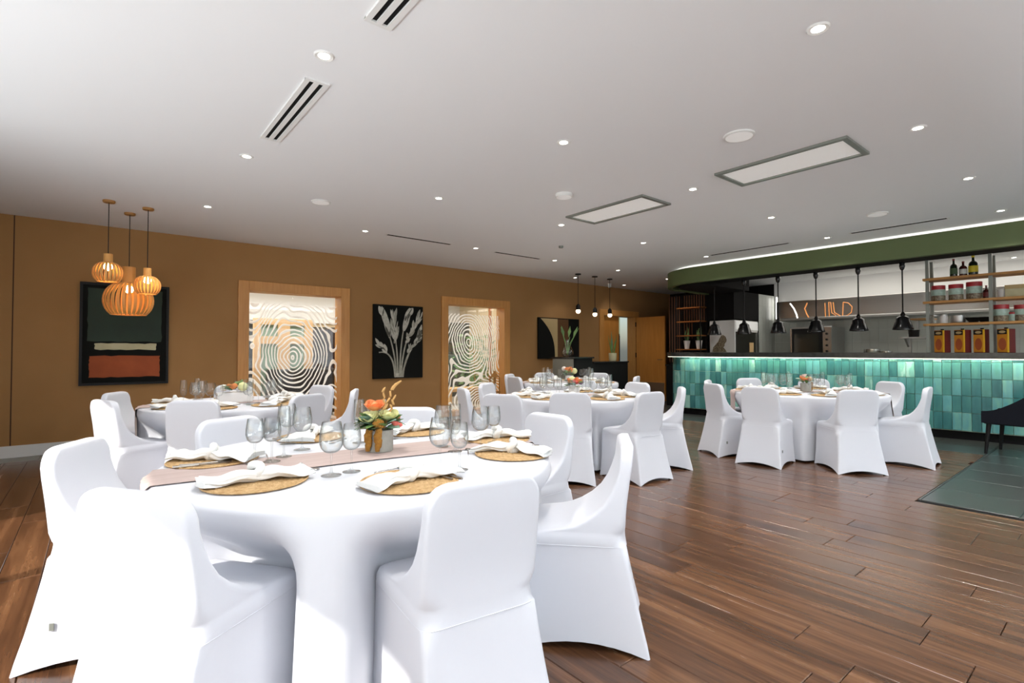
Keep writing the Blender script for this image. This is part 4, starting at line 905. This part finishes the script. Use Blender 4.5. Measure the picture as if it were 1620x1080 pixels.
# a gentle pull of the stretch fabric
def piece(name, j0, j1, cap=False):
    f_ = []
    for j in range(j1 - j0):
        for i in range(NR): k = (i + 1) % NR; f_.append((j * NR + i, j * NR + k, (j + 1) * NR + k, (j + 1) * NR + i))
    if cap: f_.append(tuple((j1 - j0) * NR + i for i in range(NR)))
    me = bpy.data.meshes.new(name); me.from_pydata(vs[j0 * NR:(j1 + 1) * NR], [], f_); me.materials.append(MATS['chair_cloth']); me.shade_smooth()
    me.normals_split_custom_set_from_vertices([tuple(v) for v in nrm[j0 * NR:(j1 + 1) * NR]]); return me
m_skirt, m_seat, m_back = piece('skirt', 0, len(ck)), piece('seat', len(ck), len(ck) + len(cs_)), piece('backrest', len(ck) + len(cs_), len(allr) - 1, True)
seam_pts = [Vector(p_) * 1.0 for p_ in ring(-.2122, .2455, .2024, .2085, .05, 0, .430, 0)]
m_pipe = MB().tube(seam_pts, .0016, 5, closed=True).mesh('piping', 'chair_cloth', 60)
m_tag = MB().box(-.002, -.008, -.014, .002, .008, .014).mesh('care_tag', 'grey_metal')
FOOT = MB().lathe([(.012, 0), (.012, .06)], 8).mesh('foot', 'black')
def covered_chair(lab, loc, rz, group):
    t_ = thing('banquet_chair', lab, 'chair', loc, rz, group)
    link('skirt', m_skirt, t_); link('seat', m_seat, t_); link('backrest', m_back, t_); link('piping', m_pipe, t_)
    link('care_tag', m_tag, t_, (.2195, -.17, .17))
    for sx, sy in ((-.215, -.27), (.215, -.27), (.20, .225), (-.20, .225)): link('foot', FOOT, t_, (sx, sy, 0))
    return t_

# ------------------------------------------------------------------ tables, cloths, settings
TZ = .735; TOP = TZ + .006
# name, centre, radius, runner angle, hang left/right, chairs: (angle, radius of back, label, twist)
TABLES = {
 'front': dict(c=(1.05, 2.42), r=.89, run=-6, hang=(.10, .10), desc='front table', ch=[
    (156, 1.25, 'leftmost chair at the front table, its inner side facing right', 'leftmost chair', -4), (-148, 1.17, 'sunlit chair seen from behind at the front table, lower left', 'sunlit near-left chair', 4),
    (-95, 1.16, 'largest chair, seen from behind, nearest the camera at the front table', 'nearest chair', -2), (-48, 1.27, 'chair in side view at the right of the front table', 'right side-view chair', 0),
    (-4, 1.20, 'chair at the far right of the front table, left of the side-view chair', 'far right chair', 6), (51, 1.10, 'chair behind the flower pot of the front table', 'chair behind flowers', 0), (113, 1.12, 'chair on the far left side of the front table', 'far left chair', 0)]),
 'painting': dict(c=(1.08, 5.72), r=.78, run=172, hang=(.30, .30), desc='table below the dark painting', ch=[
    (-158, 1.13, 'chair in side view at the left of the table below the painting', 'left side-view chair', 0), (150, 1.10, 'chair against the brown wall under the dark painting', 'wall-side left chair', 0),
    (-118, 1.02, 'chair seen from behind at the near left of the table below the painting', 'near left chair', 0), (-64, 1.02, 'chair seen from behind at the near right of the table below the painting', 'near right chair', 0),
    (18, 1.05, 'chair before the left window at the table below the painting', 'window chair', 0), (-28, 1.18, 'chair in side view right of the table below the painting, before the window frame', 'right side-view chair', 0), (80, 1.10, 'hidden wall-side chair behind glasses of the table below the painting', 'wall-side chair', 0)]),
 'middle': dict(c=(4.33, 4.18), r=.80, run=140, hang=(.25, .25), desc='middle table', ch=[
    (161, 1.36, 'chair in side view left of the middle table, before the right window', 'left side-view chair', 0), (-164, 1.52, 'chair seen from behind at the left front of the middle table', 'front left chair', 12),
    (-138, 1.13, 'chair seen from behind in front of the middle table', 'near chair', 0), (-98, 1.20, 'chair turned sideways at the right of the middle table', 'near right chair', 4),
    (-55, 1.22, 'rightmost chair of the middle table, behind the sideways chair', 'rightmost chair', 4), (-6, 1.08, 'chair at the far right of the middle table', 'far right chair', 0), (38, 1.10, 'chair on the far side of the middle table, right of the flowers', 'far chair', 0), (118, 1.16, 'chair on the far left side of the middle table', 'far left chair', 0)]),
 'reception': dict(c=(6.15, 6.05), r=.80, run=150, hang=(.25, .25), desc='table before the reception desk', ch=[
    (172, 1.10, 'leftmost chair of the farthest table', 'leftmost chair', 0), (120, 1.10, 'chair by the wall at the farthest table, left of its flowers', 'wall-side left chair', 0), (70, 1.10, 'chair at the farthest table before the tall end of the reception desk', 'desk-side chair', 0),
    (14, 1.10, 'chair at the farthest table before the black desk counter', 'right chair', 0), (-62, 1.14, 'chair at the right front of the farthest table, before the door', 'near right chair', 0)]),
 'bar': dict(c=(7.0, 2.70), r=.87, run=128, hang=(.60, .60), desc='table by the teal bar', ch=[
    (150, 1.30, 'chair in side view at the left of the table by the bar', 'left side-view chair', 0), (112, 1.20, 'chair against the tiles at the far left of the table by the bar', 'far left chair', 0), (180, 1.33, 'chair seen from behind, left of two before the table by the bar', 'near left chair', 6),
    (-137, 1.26, 'chair seen from behind, right of two before the table by the bar', 'near right chair', 2), (-30, 1.26, 'chair at the far right of the table by the bar, facing camera', 'far right chair', 0), (-85, 1.24, 'chair in side view at the right of the table by the bar', 'right side-view chair', 0),
    (62, 1.15, 'chair mostly hidden behind the left glasses of the table by the bar', 'hidden far chair', 0), (16, 1.15, 'chair mostly hidden behind the flowers of the table by the bar', 'flower-side far chair', 0)]),
}
def tablecloth(T, seed):
    rnd = random.Random(seed); r0 = T['r']; ph = [rnd.uniform(0, 6.28) for _ in range(4)]; NA = 180; NZ = 26; hem = .045 if T['r'] > .88 else .03
    frs = [(math.radians(a_), rb - .49 - .03) for (a_, rb, *_r) in T['ch']]
    def rad(th, z_):
        t_ = sstep(TZ - .02, hem, z_) ; t_ = (TZ - z_) / (TZ - hem)
        f = .045 * math.cos(9 * th + ph[0]) + .03 * math.cos(13 * th + ph[1]) + .02 * math.cos(5 * th + ph[2]) + .016 * math.cos(24 * th + ph[3])
        r_ = r0 + .006 + .05 * t_ + f * (t_ ** .8) * .8
        for (pa, rf) in frs:
            d_ = abs((th - pa + PI) % (2 * PI) - PI) * r0; wgt = 1 - sstep(.20, .36, d_); q = sstep(.70, .47, z_)
            if wgt > 0: r_ = r_ + (min(r_, rf) - r_) * wgt * q
        return r_
    m_ = MB(); V = []; F = []
    tops = [0.0, .25, .5, .75, .93]; N0 = 1
    V.append((0, 0, TOP))
    rows_ = []
    for f in tops[1:]: rows_.append([((r0 * f) * math.cos(2 * PI * i / NA), (r0 * f) * math.sin(2 * PI * i / NA), TOP) for i in range(NA)])
    for k in range(5):
        a_ = PI / 2 * k / 4; rr = r0 - .018 + .024 * math.sin(a_); zz = TOP - .02 + .02 * math.cos(a_); rows_.append([(rr * math.cos(2 * PI * i / NA), rr * math.sin(2 * PI * i / NA), zz) for i in range(NA)])
    for k in range(1, NZ + 1):
        z_ = TZ - .02 - (TZ - .02 - hem) * k / NZ; row = []
        for i in range(NA):
            th = 2 * PI * i / NA; rr = rad(th, z_); row.append((rr * math.cos(th), rr * math.sin(th), z_ + .008 * math.sin(3 * th + ph[3]) * k / NZ))
        rows_.append(row)
    for row in rows_: V += row
    for i in range(NA): F.append((0, 1 + i, 1 + (i + 1) % NA))
    for j in range(len(rows_) - 1):
        for i in range(NA): k = (i + 1) % NA; F.append((1 + j * NA + i, 1 + (j + 1) * NA + i, 1 + (j + 1) * NA + k, 1 + j * NA + k))
    return m_.add(V, F), rad
def runner_mesh(T, rad, w_=.33):
    r0 = T['r']; a0 = math.radians(T['run']); n = 44; m_ = 12; hl, hr = T['hang']; tot = 2 * r0 + hl + hr
    def fn(u, v):
        s_ = -r0 - hl + tot * v; y_ = (u - .5) * w_; y_ += .006 * math.sin(v * 17 + u * 3)
        lim = math.sqrt(max(.01, (r0 + .008) ** 2 - y_ * y_)); wr = .0016 * (1 + math.sin(u * 31 + v * 4)); sg = 1 if s_ > 0 else -1
        if abs(s_) <= lim: x_, z_ = s_, TOP + .003 + wr
        else:
            ov_ = abs(s_) - lim; z_ = TOP - ov_ + .0; th = math.atan2(y_, sg * lim) + a0; rr = max(rad(th, max(.06, min(TZ - .03, z_))), r0) + .010 + wr; d_ = Vector((sg * lim, y_)).normalized() * rr; x_, y_ = d_.x, d_.y
        c_, q_ = math.cos(a0), math.sin(a0); return (x_ * c_ - y_ * q_, x_ * q_ + y_ * c_, z_)
    return MB().grid(fn, m_, n * 2)
def lathe_glass(base_r, stem_h, bowl_r, bowl_h, rim_r):
    h0 = stem_h; prof_b = [(base_r, 0), (base_r, .002), (base_r * .5, .005), (.006, .011), (.004, .02)]
    prof_s = [(.004, .02), (.0036, h0 * .6), (.005, h0)]
    P_ = []
    for i in range(11):
        f = i / 10; th = f * PI * .80; r_ = .005 + (bowl_r - .005) * math.sin(min(th, PI / 2)) ** .8 if th < PI / 2 else bowl_r + (rim_r - bowl_r) * ((th - PI / 2) / (PI * .3)) ** 1.5
        z_ = h0 + bowl_h * (1 - math.cos(min(th, PI / 2))) * .42 if th < PI / 2 else h0 + bowl_h * (.42 + .58 * (th - PI / 2) / (PI * .3))
        P_.append((r_, z_))
    inner = [(max(.001, r_ - .0012), z_ + .001) for r_, z_ in reversed(P_)]
    base = MB().lathe(prof_b, 20, cap=(True, False)); stem = MB().lathe(prof_s, 8, cap=(False, False)); bowl = MB().lathe(P_ + inner, 20, cap=(False, False))
    ms = [base.mesh('base', 'glass', 70, False), stem.mesh('stem', 'glass', 70, False), bowl.mesh('bowl', 'glass', 70, False)]
    one = MB().add(base.v, base.f); one.add(stem.v, stem.f); bb_ = MB().lathe(P_, 14, cap=(False, False)); one.add(bb_.v, bb_.f)
    return ms, one.mesh('wine_glass', 'glass', 70, False)
GL = {'red': lathe_glass(.037, .085, .044, .115, .034), 'white': lathe_glass(.034, .085, .036, .10, .029), 'tall': lathe_glass(.033, .08, .028, .14, .024)}
GN = {'red': 'wide wine glass', 'white': 'smaller wine glass', 'tall': 'narrow flute glass'}
mat_prof = []
RM = .188
for i in range(20):
    r_ = RM * i / 19.0; mat_prof.append((max(.001, r_), .0045 + .0022 * (1 if i % 2 else -1)))
mat_prof += [(RM + .003, .003), (RM, 0)]
ME_MAT = MB().lathe(mat_prof, 48, cap=(False, True)).mesh('woven_placemat', 'mat_weave', 60)
def napkin_mesh(seed):
    rnd = random.Random(seed); p_ = [rnd.uniform(0, 6) for _ in range(4)]; L = .38
    def fn(u, v):
        s_ = v * 2 - 1; wd = .018 + .075 * abs(s_) ** .8 * (1.0 if s_ > 0 else .75); hg = .05 - .022 * abs(s_); a_ = u * 2 * PI
        k = 1 + .22 * math.sin(3 * a_ + p_[0] + 3 * s_) * abs(s_) + .10 * math.sin(7 * a_ + p_[1] + 5 * s_)
        x_ = wd * math.cos(a_) * k; z_ = hg * .5 * (1 + math.sin(a_) * k * .95) + .006 * math.sin(9 * s_ + p_[2]); y_ = s_ * L / 2 + .012 * math.sin(a_ * 2 + p_[3])
        return (x_ + .02 * math.sin(s_ * 2.2 + p_[3]), y_, max(.001, z_))
    m_ = MB().grid(fn, 28, 26, wrap=True); n_ = 28
    m_.f.append(tuple(range(n_ - 1, -1, -1))); m_.f.append(tuple(25 * n_ + i for i in range(n_))); return m_.mesh('folds', 'napkin', 75)
NAP = [napkin_mesh(i) for i in range(3)]
KNOT = MB().tube([(.030 * math.cos(a_), .012 * math.sin(2 * a_), .032 + .026 * math.sin(a_)) for a_ in [2 * PI * i / 20 for i in range(20)]], .017, 10, closed=True).mesh('knot', 'napkin', 75)
def fork_mesh():
    m_ = MB(); m_.tube([(0, -.10, .003), (0, -.02, .003), (0, .045, .004)], [.0045, .003, .004], 6); m_.box(-.011, .045, .002, .011, .058, .005)
    for k in (-.0095, -.0032, .0032, .0095): m_.box(k - .0015, .058, .002, k + .0015, .10, .004)
    return m_.mesh('fork', 'cutlery', 50)
def knife_mesh():
    m_ = MB(); m_.tube([(0, -.115, .003), (0, -.02, .003)], [.0055, .004], 6); m_.prism([(-.005, -.02), (.006, -.02), (.009, .05), (.004, .11), (-.004, .10)], .001, .0035); return m_.mesh('knife', 'cutlery', 50)
def spoon_mesh():
    m_ = MB(); m_.tube([(0, -.09, .003), (0, .03, .003)], [.004, .0025], 6); m_.ball((0, .05, .004), .024, 12, 6, (.62, 1, .12)); return m_.mesh('dessert_spoon', 'silver', 60)
ME_FORK, ME_KNIFE, ME_SPOON = fork_mesh(), knife_mesh(), spoon_mesh()

# flowers
def rose_mb(r, seed):
    rnd = random.Random(seed); m_ = MB()
    m_.ball((0, 0, 0), r * .45, 10, 6)
    for lay, (n_, rr, tilt) in enumerate(((3, .5, .15), (4, .72, .35), (5, .95, .6))):
        for k in range(n_):
            a_ = 2 * PI * (k + .37 * lay) / n_ + rnd.uniform(-.2, .2)
            def fn(u, v):
                s_ = (u - .5) * 2; w_ = 1.15 * math.sin(PI * min(.97, .25 + .62 * v)); an = a_ + s_ * w_ * (1.2 if lay == 0 else .8); rad_ = r * rr * (.35 + .75 * math.sin(v * PI * .55)) + r * tilt * .35 * v * v
                return (rad_ * math.cos(an), rad_ * math.sin(an), -r * .55 + r * 1.15 * v - .12 * r * s_ * s_ * v - tilt * .35 * r * v)
            m_.grid(fn, 7, 6)
    return m_
def fluffy_mb(r, seed): return MB().ball((0, 0, 0), r, 18, 12, f=lambda d: 1 + .16 * math.sin(d.x * 11 + seed) * math.sin(d.y * 13 + 2 * seed) * math.cos(d.z * 12))
def leaf_mb(L, wd):
    def fn(u, v):
        s_ = (u - .5) * 2; return (s_ * wd * math.sin(PI * min(1, .06 + .94 * v)) ** .7, L * v, .25 * L * v * (1 - v) + .12 * wd * abs(s_))
    return MB().grid(fn, 5, 8)
def tassel_mb(h, r): 
    return MB().tube([(.003 * math.sin(i * 1.3), .006 * (i / 9) ** .5, -h * i / 9) for i in range(10)], [r * (.5 + .6 * math.sin(PI * min(1, .12 + i / 9 * .85))) * (1 + .18 * (i % 2)) for i in range(10)], 9)
def bouquet(lab, loc, kind):
    t_ = thing('flower_arrangement', lab, 'flowers', loc)
    k = 1.0 if kind == 'front' else (.95 if kind != 'painting' else 1.1)
    ph, pr = .108 * k, .066 * k
    if kind == 'painting': MB().box(-.16, -.05, 0, .16, .05, .10, .006).obj('planter', 'white_ceramic', t_)
    else: MB().lathe([(pr * .96, 0), (pr, .008), (pr, ph), (pr * .88, ph), (pr * .86, ph * .8)], 32, cap=(True, True)).obj('pot', 'concrete' if kind in ('front', 'bar') else 'white_ceramic', t_, smooth=40)
    rnd = random.Random(hash(kind) % 97 if False else len(kind) * 7)
    A = Vector((-RT.x, -RT.y, 0)) * -1; Fw = Vector((FH.x, FH.y, 0))
    def at(r_, f_, u_): return A * (r_ * k) + Fw * (f_ * k) + Vector((0, 0, ph + u_ * k))
    sets = {'front': [('r', 'rose_orange', -.035, .03, .115, .046), ('r', 'cream_flower', -.045, -.03, .062, .042), ('r', 'cream_flower', .045, .0, .07, .044), ('r', 'cream_flower', .0, .05, .06, .04), ('r', 'leaf_green', .0, -.04, .05, .026), ('r', 'rose_pink', .088, -.02, .025, .026), ('r', 'rose_orange', .075, .02, .055, .02), ('f', 'amaranth', .005, -.05, .03, .03), ('f', 'white_flower', -.08, .03, .03, .03)],
            'painting': [('r', 'rose_orange', -.02, 0, .03, .04), ('f', 'cream_flower', .07, .01, .03, .04), ('f', 'white_flower', -.10, 0, .02, .03)],
            'middle': [('r', 'rose_orange', -.05, -.02, .06, .045), ('r', 'rose_pink', .01, -.04, .05, .045), ('r', 'rose_orange', .05, .0, .065, .045), ('f', 'violet_flower', .085, .03, .05, .035), ('f', 'cream_flower', -.02, .05, .07, .045)],
            'reception': [('r', 'rose_orange', -.02, -.02, .12, .06), ('r', 'rose_orange', .03, 0, .09, .05), ('f', 'cream_flower', .09, 0, .08, .05), ('f', 'white_flower', -.09, .02, .12, .04)],
            'bar': [('r', 'rose_orange', -.04, -.01, .06, .04), ('r', 'rose_pink', .02, .0, .04, .038), ('r', 'white_flower', -.015, .02, .10, .038), ('f', 'dry_grass', .05, .0, .05, .035)]}[kind]
    for i, (ty, m_, r_, f_, u_, s_) in enumerate(sets):
        o = (rose_mb(s_ * k, i) if ty == 'r' else fluffy_mb(s_ * k, i)).obj('rose' if ty == 'r' else 'bloom', m_, t_, smooth=70, fix=(ty != 'r')); o.location = at(r_, f_, u_); o.rotation_euler = (rnd.uniform(-.5, .5), rnd.uniform(-.5, .5), rnd.uniform(0, 6))
    lm = leaf_mb(.085 * k, .024 * k)
    for mm in ('leaf_green', 'leaf_blue', 'leaf_dark'):
        me = lm.mesh('leaf', mm, 60, False)
        for i in range(13 if kind == 'front' else 6):
            a_ = rnd.uniform(0, 2 * PI); o = link('leaf', me, t_, tuple(Vector((.045 * math.cos(a_) * k, .045 * math.sin(a_) * k, ph + rnd.uniform(.0, .05) * k)))); o.rotation_euler = (rnd.uniform(-.3, .8), rnd.uniform(-.4, .4), a_ - PI / 2 + rnd.uniform(-.5, .5))
    if kind in ('front', 'bar'):
        for (r_, f_) in ((-.038, -.068), (.012, -.075)) if kind == 'front' else ((.062, -.03),):
            o = tassel_mb(.115 * k, .017 * k).obj('amaranth_tassel', 'amaranth', t_, smooth=70); o.location = at(r_, f_, .015)
    if kind == 'front':
        for (r_, u_, rx, ux) in ((-.005, .10, .06, .21), (.03, .08, .015, .20), (.02, .06, .07, .16)):
            MB().tube([at(r_, 0, .0), at(r_ + (rx - r_) * .4, .01, u_), at(rx, .01, ux)], [.002, .002, .0012], 5).obj('grass_stem', 'dry_grass', t_)
            for q in range(4):
                f = .55 + q * .15; p_ = at(r_, 0, .0).lerp(at(rx, .01, ux), f); o = MB().ball((0, 0, 0), .012, 8, 6, (.5, .5, 1.4)).obj('grass_seed', 'dry_grass', t_, smooth=70); o.location = p_; o.rotation_euler = (0, rnd.uniform(-.8, .8), 0)
        o = MB().tube([at(.06, .01, .20), at(.075, .01, .225), at(.105, .01, .245)], [.006, .008, .004], 8).obj('grass_plume', 'dry_grass', t_, smooth=70)
    return t_

def place_table(key, T, seed):
    cx, cy = T['c']; r0 = T['r']; D = T['desc']
    t_ = thing('round_table', 'round banquet table hidden beneath the white cloth, %s' % D, 'table', (cx, cy, 0), group='round banquet tables')
    MB().lathe([(r0 - .02, TZ - .03), (r0 - .012, TZ - .015), (r0 - .02, TZ)], 48).obj('tabletop', 'maple', t_, smooth=40)
    MB().lathe([(.05, .04), (.05, TZ - .03)], 16).obj('column', 'black', t_); MB().lathe([(.30, 0), (.30, .02), (.08, .05)], 24).obj('base', 'black', t_, smooth=40)
    m_, rad = tablecloth(T, seed); o = m_.obj('tablecloth', 'cloth', None, smooth=80, loc=(cx, cy, 0), fix=False)
    tag(o, 'white floor-length tablecloth on the %s' % D, 'tablecloth', 'white round tablecloths')
    o = runner_mesh(T, rad).obj('table_runner', 'runner', None, smooth=70, loc=(cx, cy, 0), fix=False); tag(o, 'dusty pink cloth runner across the %s' % D, 'table runner', 'dusty pink runners')
    bq = {'front': 'orange rose and cream flowers in a concrete pot with amber tassels', 'painting': 'low white planter of orange flowers on the table below the painting', 'middle': 'orange and pink bouquet in a white pot on the middle table', 'reception': 'orange flowers standing tallest behind the middle bouquet, farthest table', 'bar': 'peach flowers with one amber tassel on the table by the bar'}[key]
    fl = PZ(601, 714, TOP) if key == 'front' else None
    bouquet(bq, (fl.x, fl.y, TOP + .006) if fl else (cx, cy, TOP + .006), key)
    for i, (ang, rb, lab, short, tw_) in enumerate(T['ch']):
        a_ = math.radians(ang); ro = rb - .245
        covered_chair(('white-covered ' + lab) , (cx + ro * math.cos(a_), cy + ro * math.sin(a_), 0), a_ + PI / 2 + math.radians(tw_), 'white-covered banquet chairs')
        if abs(tw_) > 90: continue
        dr_ = Vector((math.cos(a_), math.sin(a_), 0)); tg = Vector((-math.sin(a_), math.cos(a_), 0)); C_ = Vector((cx, cy, TOP)); who = '%s at the %s' % (short, D)
        mp = C_ + dr_ * (r0 - .235)
        if key == 'front' and i in FRONT_MATS: q = PZ(*FRONT_MATS[i], TOP); mp = Vector((q.x, q.y, TOP))
        lift = .0085
        o = link('woven_placemat', ME_MAT, None, mp + Vector((0, 0, lift - .004))); o.rotation_euler = (0, 0, a_); tag(o, 'round woven placemat before the %s' % who, 'placemat', 'woven placemats')
        rnd = random.Random(seed * 31 + i); na = a_ + (rnd.uniform(.6, 1.6) if key != 'front' else FRONT_NAP[i])
        n_ = thing('knotted_napkin', 'white knotted napkin before the %s' % who, 'napkin', mp + Vector((0, 0, lift + .003)), na, 'knotted napkins')
        link('folds', NAP[i % 3], n_); link('knot', KNOT, n_)
        if key == 'front':
            for me, nm, off in ((ME_FORK, 'fork', .118), (ME_KNIFE, 'knife', .150)):
                o = link(nm, me, None, mp + tg * (off if i != 1 else -off) * .95 + Vector((0, 0, lift + .003))); o.rotation_euler = (0, 0, a_ + PI / 2 + .25); tag(o, 'dark metal %s on the placemat of the %s' % (nm, short), 'cutlery', 'table cutlery')
            o = link('dessert_spoon', ME_SPOON, None, mp - dr_ * .235 + tg * .02 + Vector((0, 0, .001))); o.rotation_euler = (0, 0, a_ + .25); tag(o, 'silver dessert spoon above the placemat of the %s' % short, 'cutlery', 'table cutlery')
        else:
            for (kd, dt, dr2) in (('red', .10, .40), ('white', .02, .36), ('tall', .15, .33)):
                p_ = C_ + dr_ * (r0 - dr2 - .05) - tg * (dt + rnd.uniform(-.015, .015)) + Vector((0, 0, .008)); o = link('wine_glass', GL[kd][1], None, p_); o.scale = (1.05,) * 3
                tag(o, '%s of the %s' % (GN[kd], who), 'glass', 'stemmed glasses')
FRONT_MATS = {0: (338, 729), 1: (405, 763), 2: (648, 763), 3: (812, 718), 4: (786, 695), 5: (655, 684), 6: (492, 693)}
FRONT_NAP = {0: 1.3, 1: 1.0, 2: .35, 3: 1.35, 4: 1.2, 5: .9, 6: .5}
for s_, (key, T) in enumerate(TABLES.items()): place_table(key, T, s_ + 3)
for (x_, y_, kd, lab) in ((403, 733, 'white', 'leftmost glass on the front table, above the left napkins'), (430, 730, 'white', 'glass second from left in the left cluster of the front table'), (449, 722, 'tall', 'flute inside the left glass cluster of the front table'), (478, 711, 'red', 'wide wine glass at the right of the left cluster, front table'), (455, 702, 'red', 'wide wine glass at the back of the left cluster, front table'),
        (524, 752, 'red', 'wide wine glass standing nearest the two near placemats, front table'), (556, 746, 'white', 'smaller glass just left of the flower pot tassels, front table'), (568, 700, 'tall', 'flute behind the left edge of the flower pot, front table'), (590, 694, 'red', 'wide wine glass behind the orange rose, front table'),
        (696, 740, 'red', 'wide wine glass at the left front of the right cluster, front table'), (727, 743, 'white', 'smaller glass at the right front of the right cluster, front table'), (701, 706, 'red', 'wide wine glass at the back left of the right cluster, front table'), (720, 714, 'tall', 'flute in the middle of the right cluster, front table'),
        (760, 709, 'red', 'wide wine glass beside the right far placemat, front table'), (781, 700, 'white', 'smaller glass rightmost on the front table')):
    p_ = PZ(x_, y_, TOP + .008); g_ = thing('wine_glass', 'clear ' + lab, 'glass', p_, group='stemmed glasses'); g_.scale = (1.08,) * 3
    for me, nm in zip(GL[kd][0], ('base', 'stem', 'bowl')): link(nm, me, g_)

# ------------------------------------------------------------------ dark armchair at the right edge
ac = thing('dark_armchair', 'dark navy upholstered armchair before the tiles at the right edge', 'chair', (8.72, .95, 0), math.radians(-8))
MB().box(-.27, -.27, .36, .27, .29, .50, .04).obj('seat', 'navy_fabric', ac, smooth=40)
def ushape(u):                                   # along one arm, round the back, along the other arm
    L1, A_ = .36, .28 * PI; tot = 2 * L1 + A_; q = u * tot
    if q < L1: return Vector((.28, .27 - q)), Vector((1, 0))
    if q > L1 + A_: return Vector((-.28, -.09 + (q - L1 - A_))), Vector((-1, 0))
    a_ = (q - L1) / .28; return Vector((.28 * math.cos(a_), -.09 - .28 * math.sin(a_) * .8)), Vector((math.cos(a_), -math.sin(a_)))
def shell_fn(off):
    def fn(u, v):
        p_, n_ = ushape(u); h_ = .50 + .02 + .40 * sstep(0, .5, min(u, 1 - u)); z_ = .38 + (h_ - .38) * v; p_ = p_ + n_ * (off + .04 * v * sstep(.2, .5, min(u, 1 - u))); return (p_.x, p_.y, z_)
    return fn
m = MB().grid(shell_fn(.03), 41, 8); n1 = len(m.v); m.grid(shell_fn(-.03), 41, 8)
for i in range(40):
    m.f.append((7 * 41 + i, 7 * 41 + i + 1, n1 + 7 * 41 + i + 1, n1 + 7 * 41 + i)); m.f.append((i, i + 1, n1 + i + 1, n1 + i))
for j in range(7):
    for c_ in (0, 40): m.f.append((j * 41 + c_, (j + 1) * 41 + c_, n1 + (j + 1) * 41 + c_, n1 + j * 41 + c_))
m.obj('arm_shell', 'navy_fabric', ac, smooth=50)
for sx in (-1, 1):
    for sy in (-1, 1): MB().tube([(sx * .23, sy * .22, .37), (sx * .25, sy * .25, 0)], [.026, .016], 8).obj('leg', 'black', ac, smooth=60)
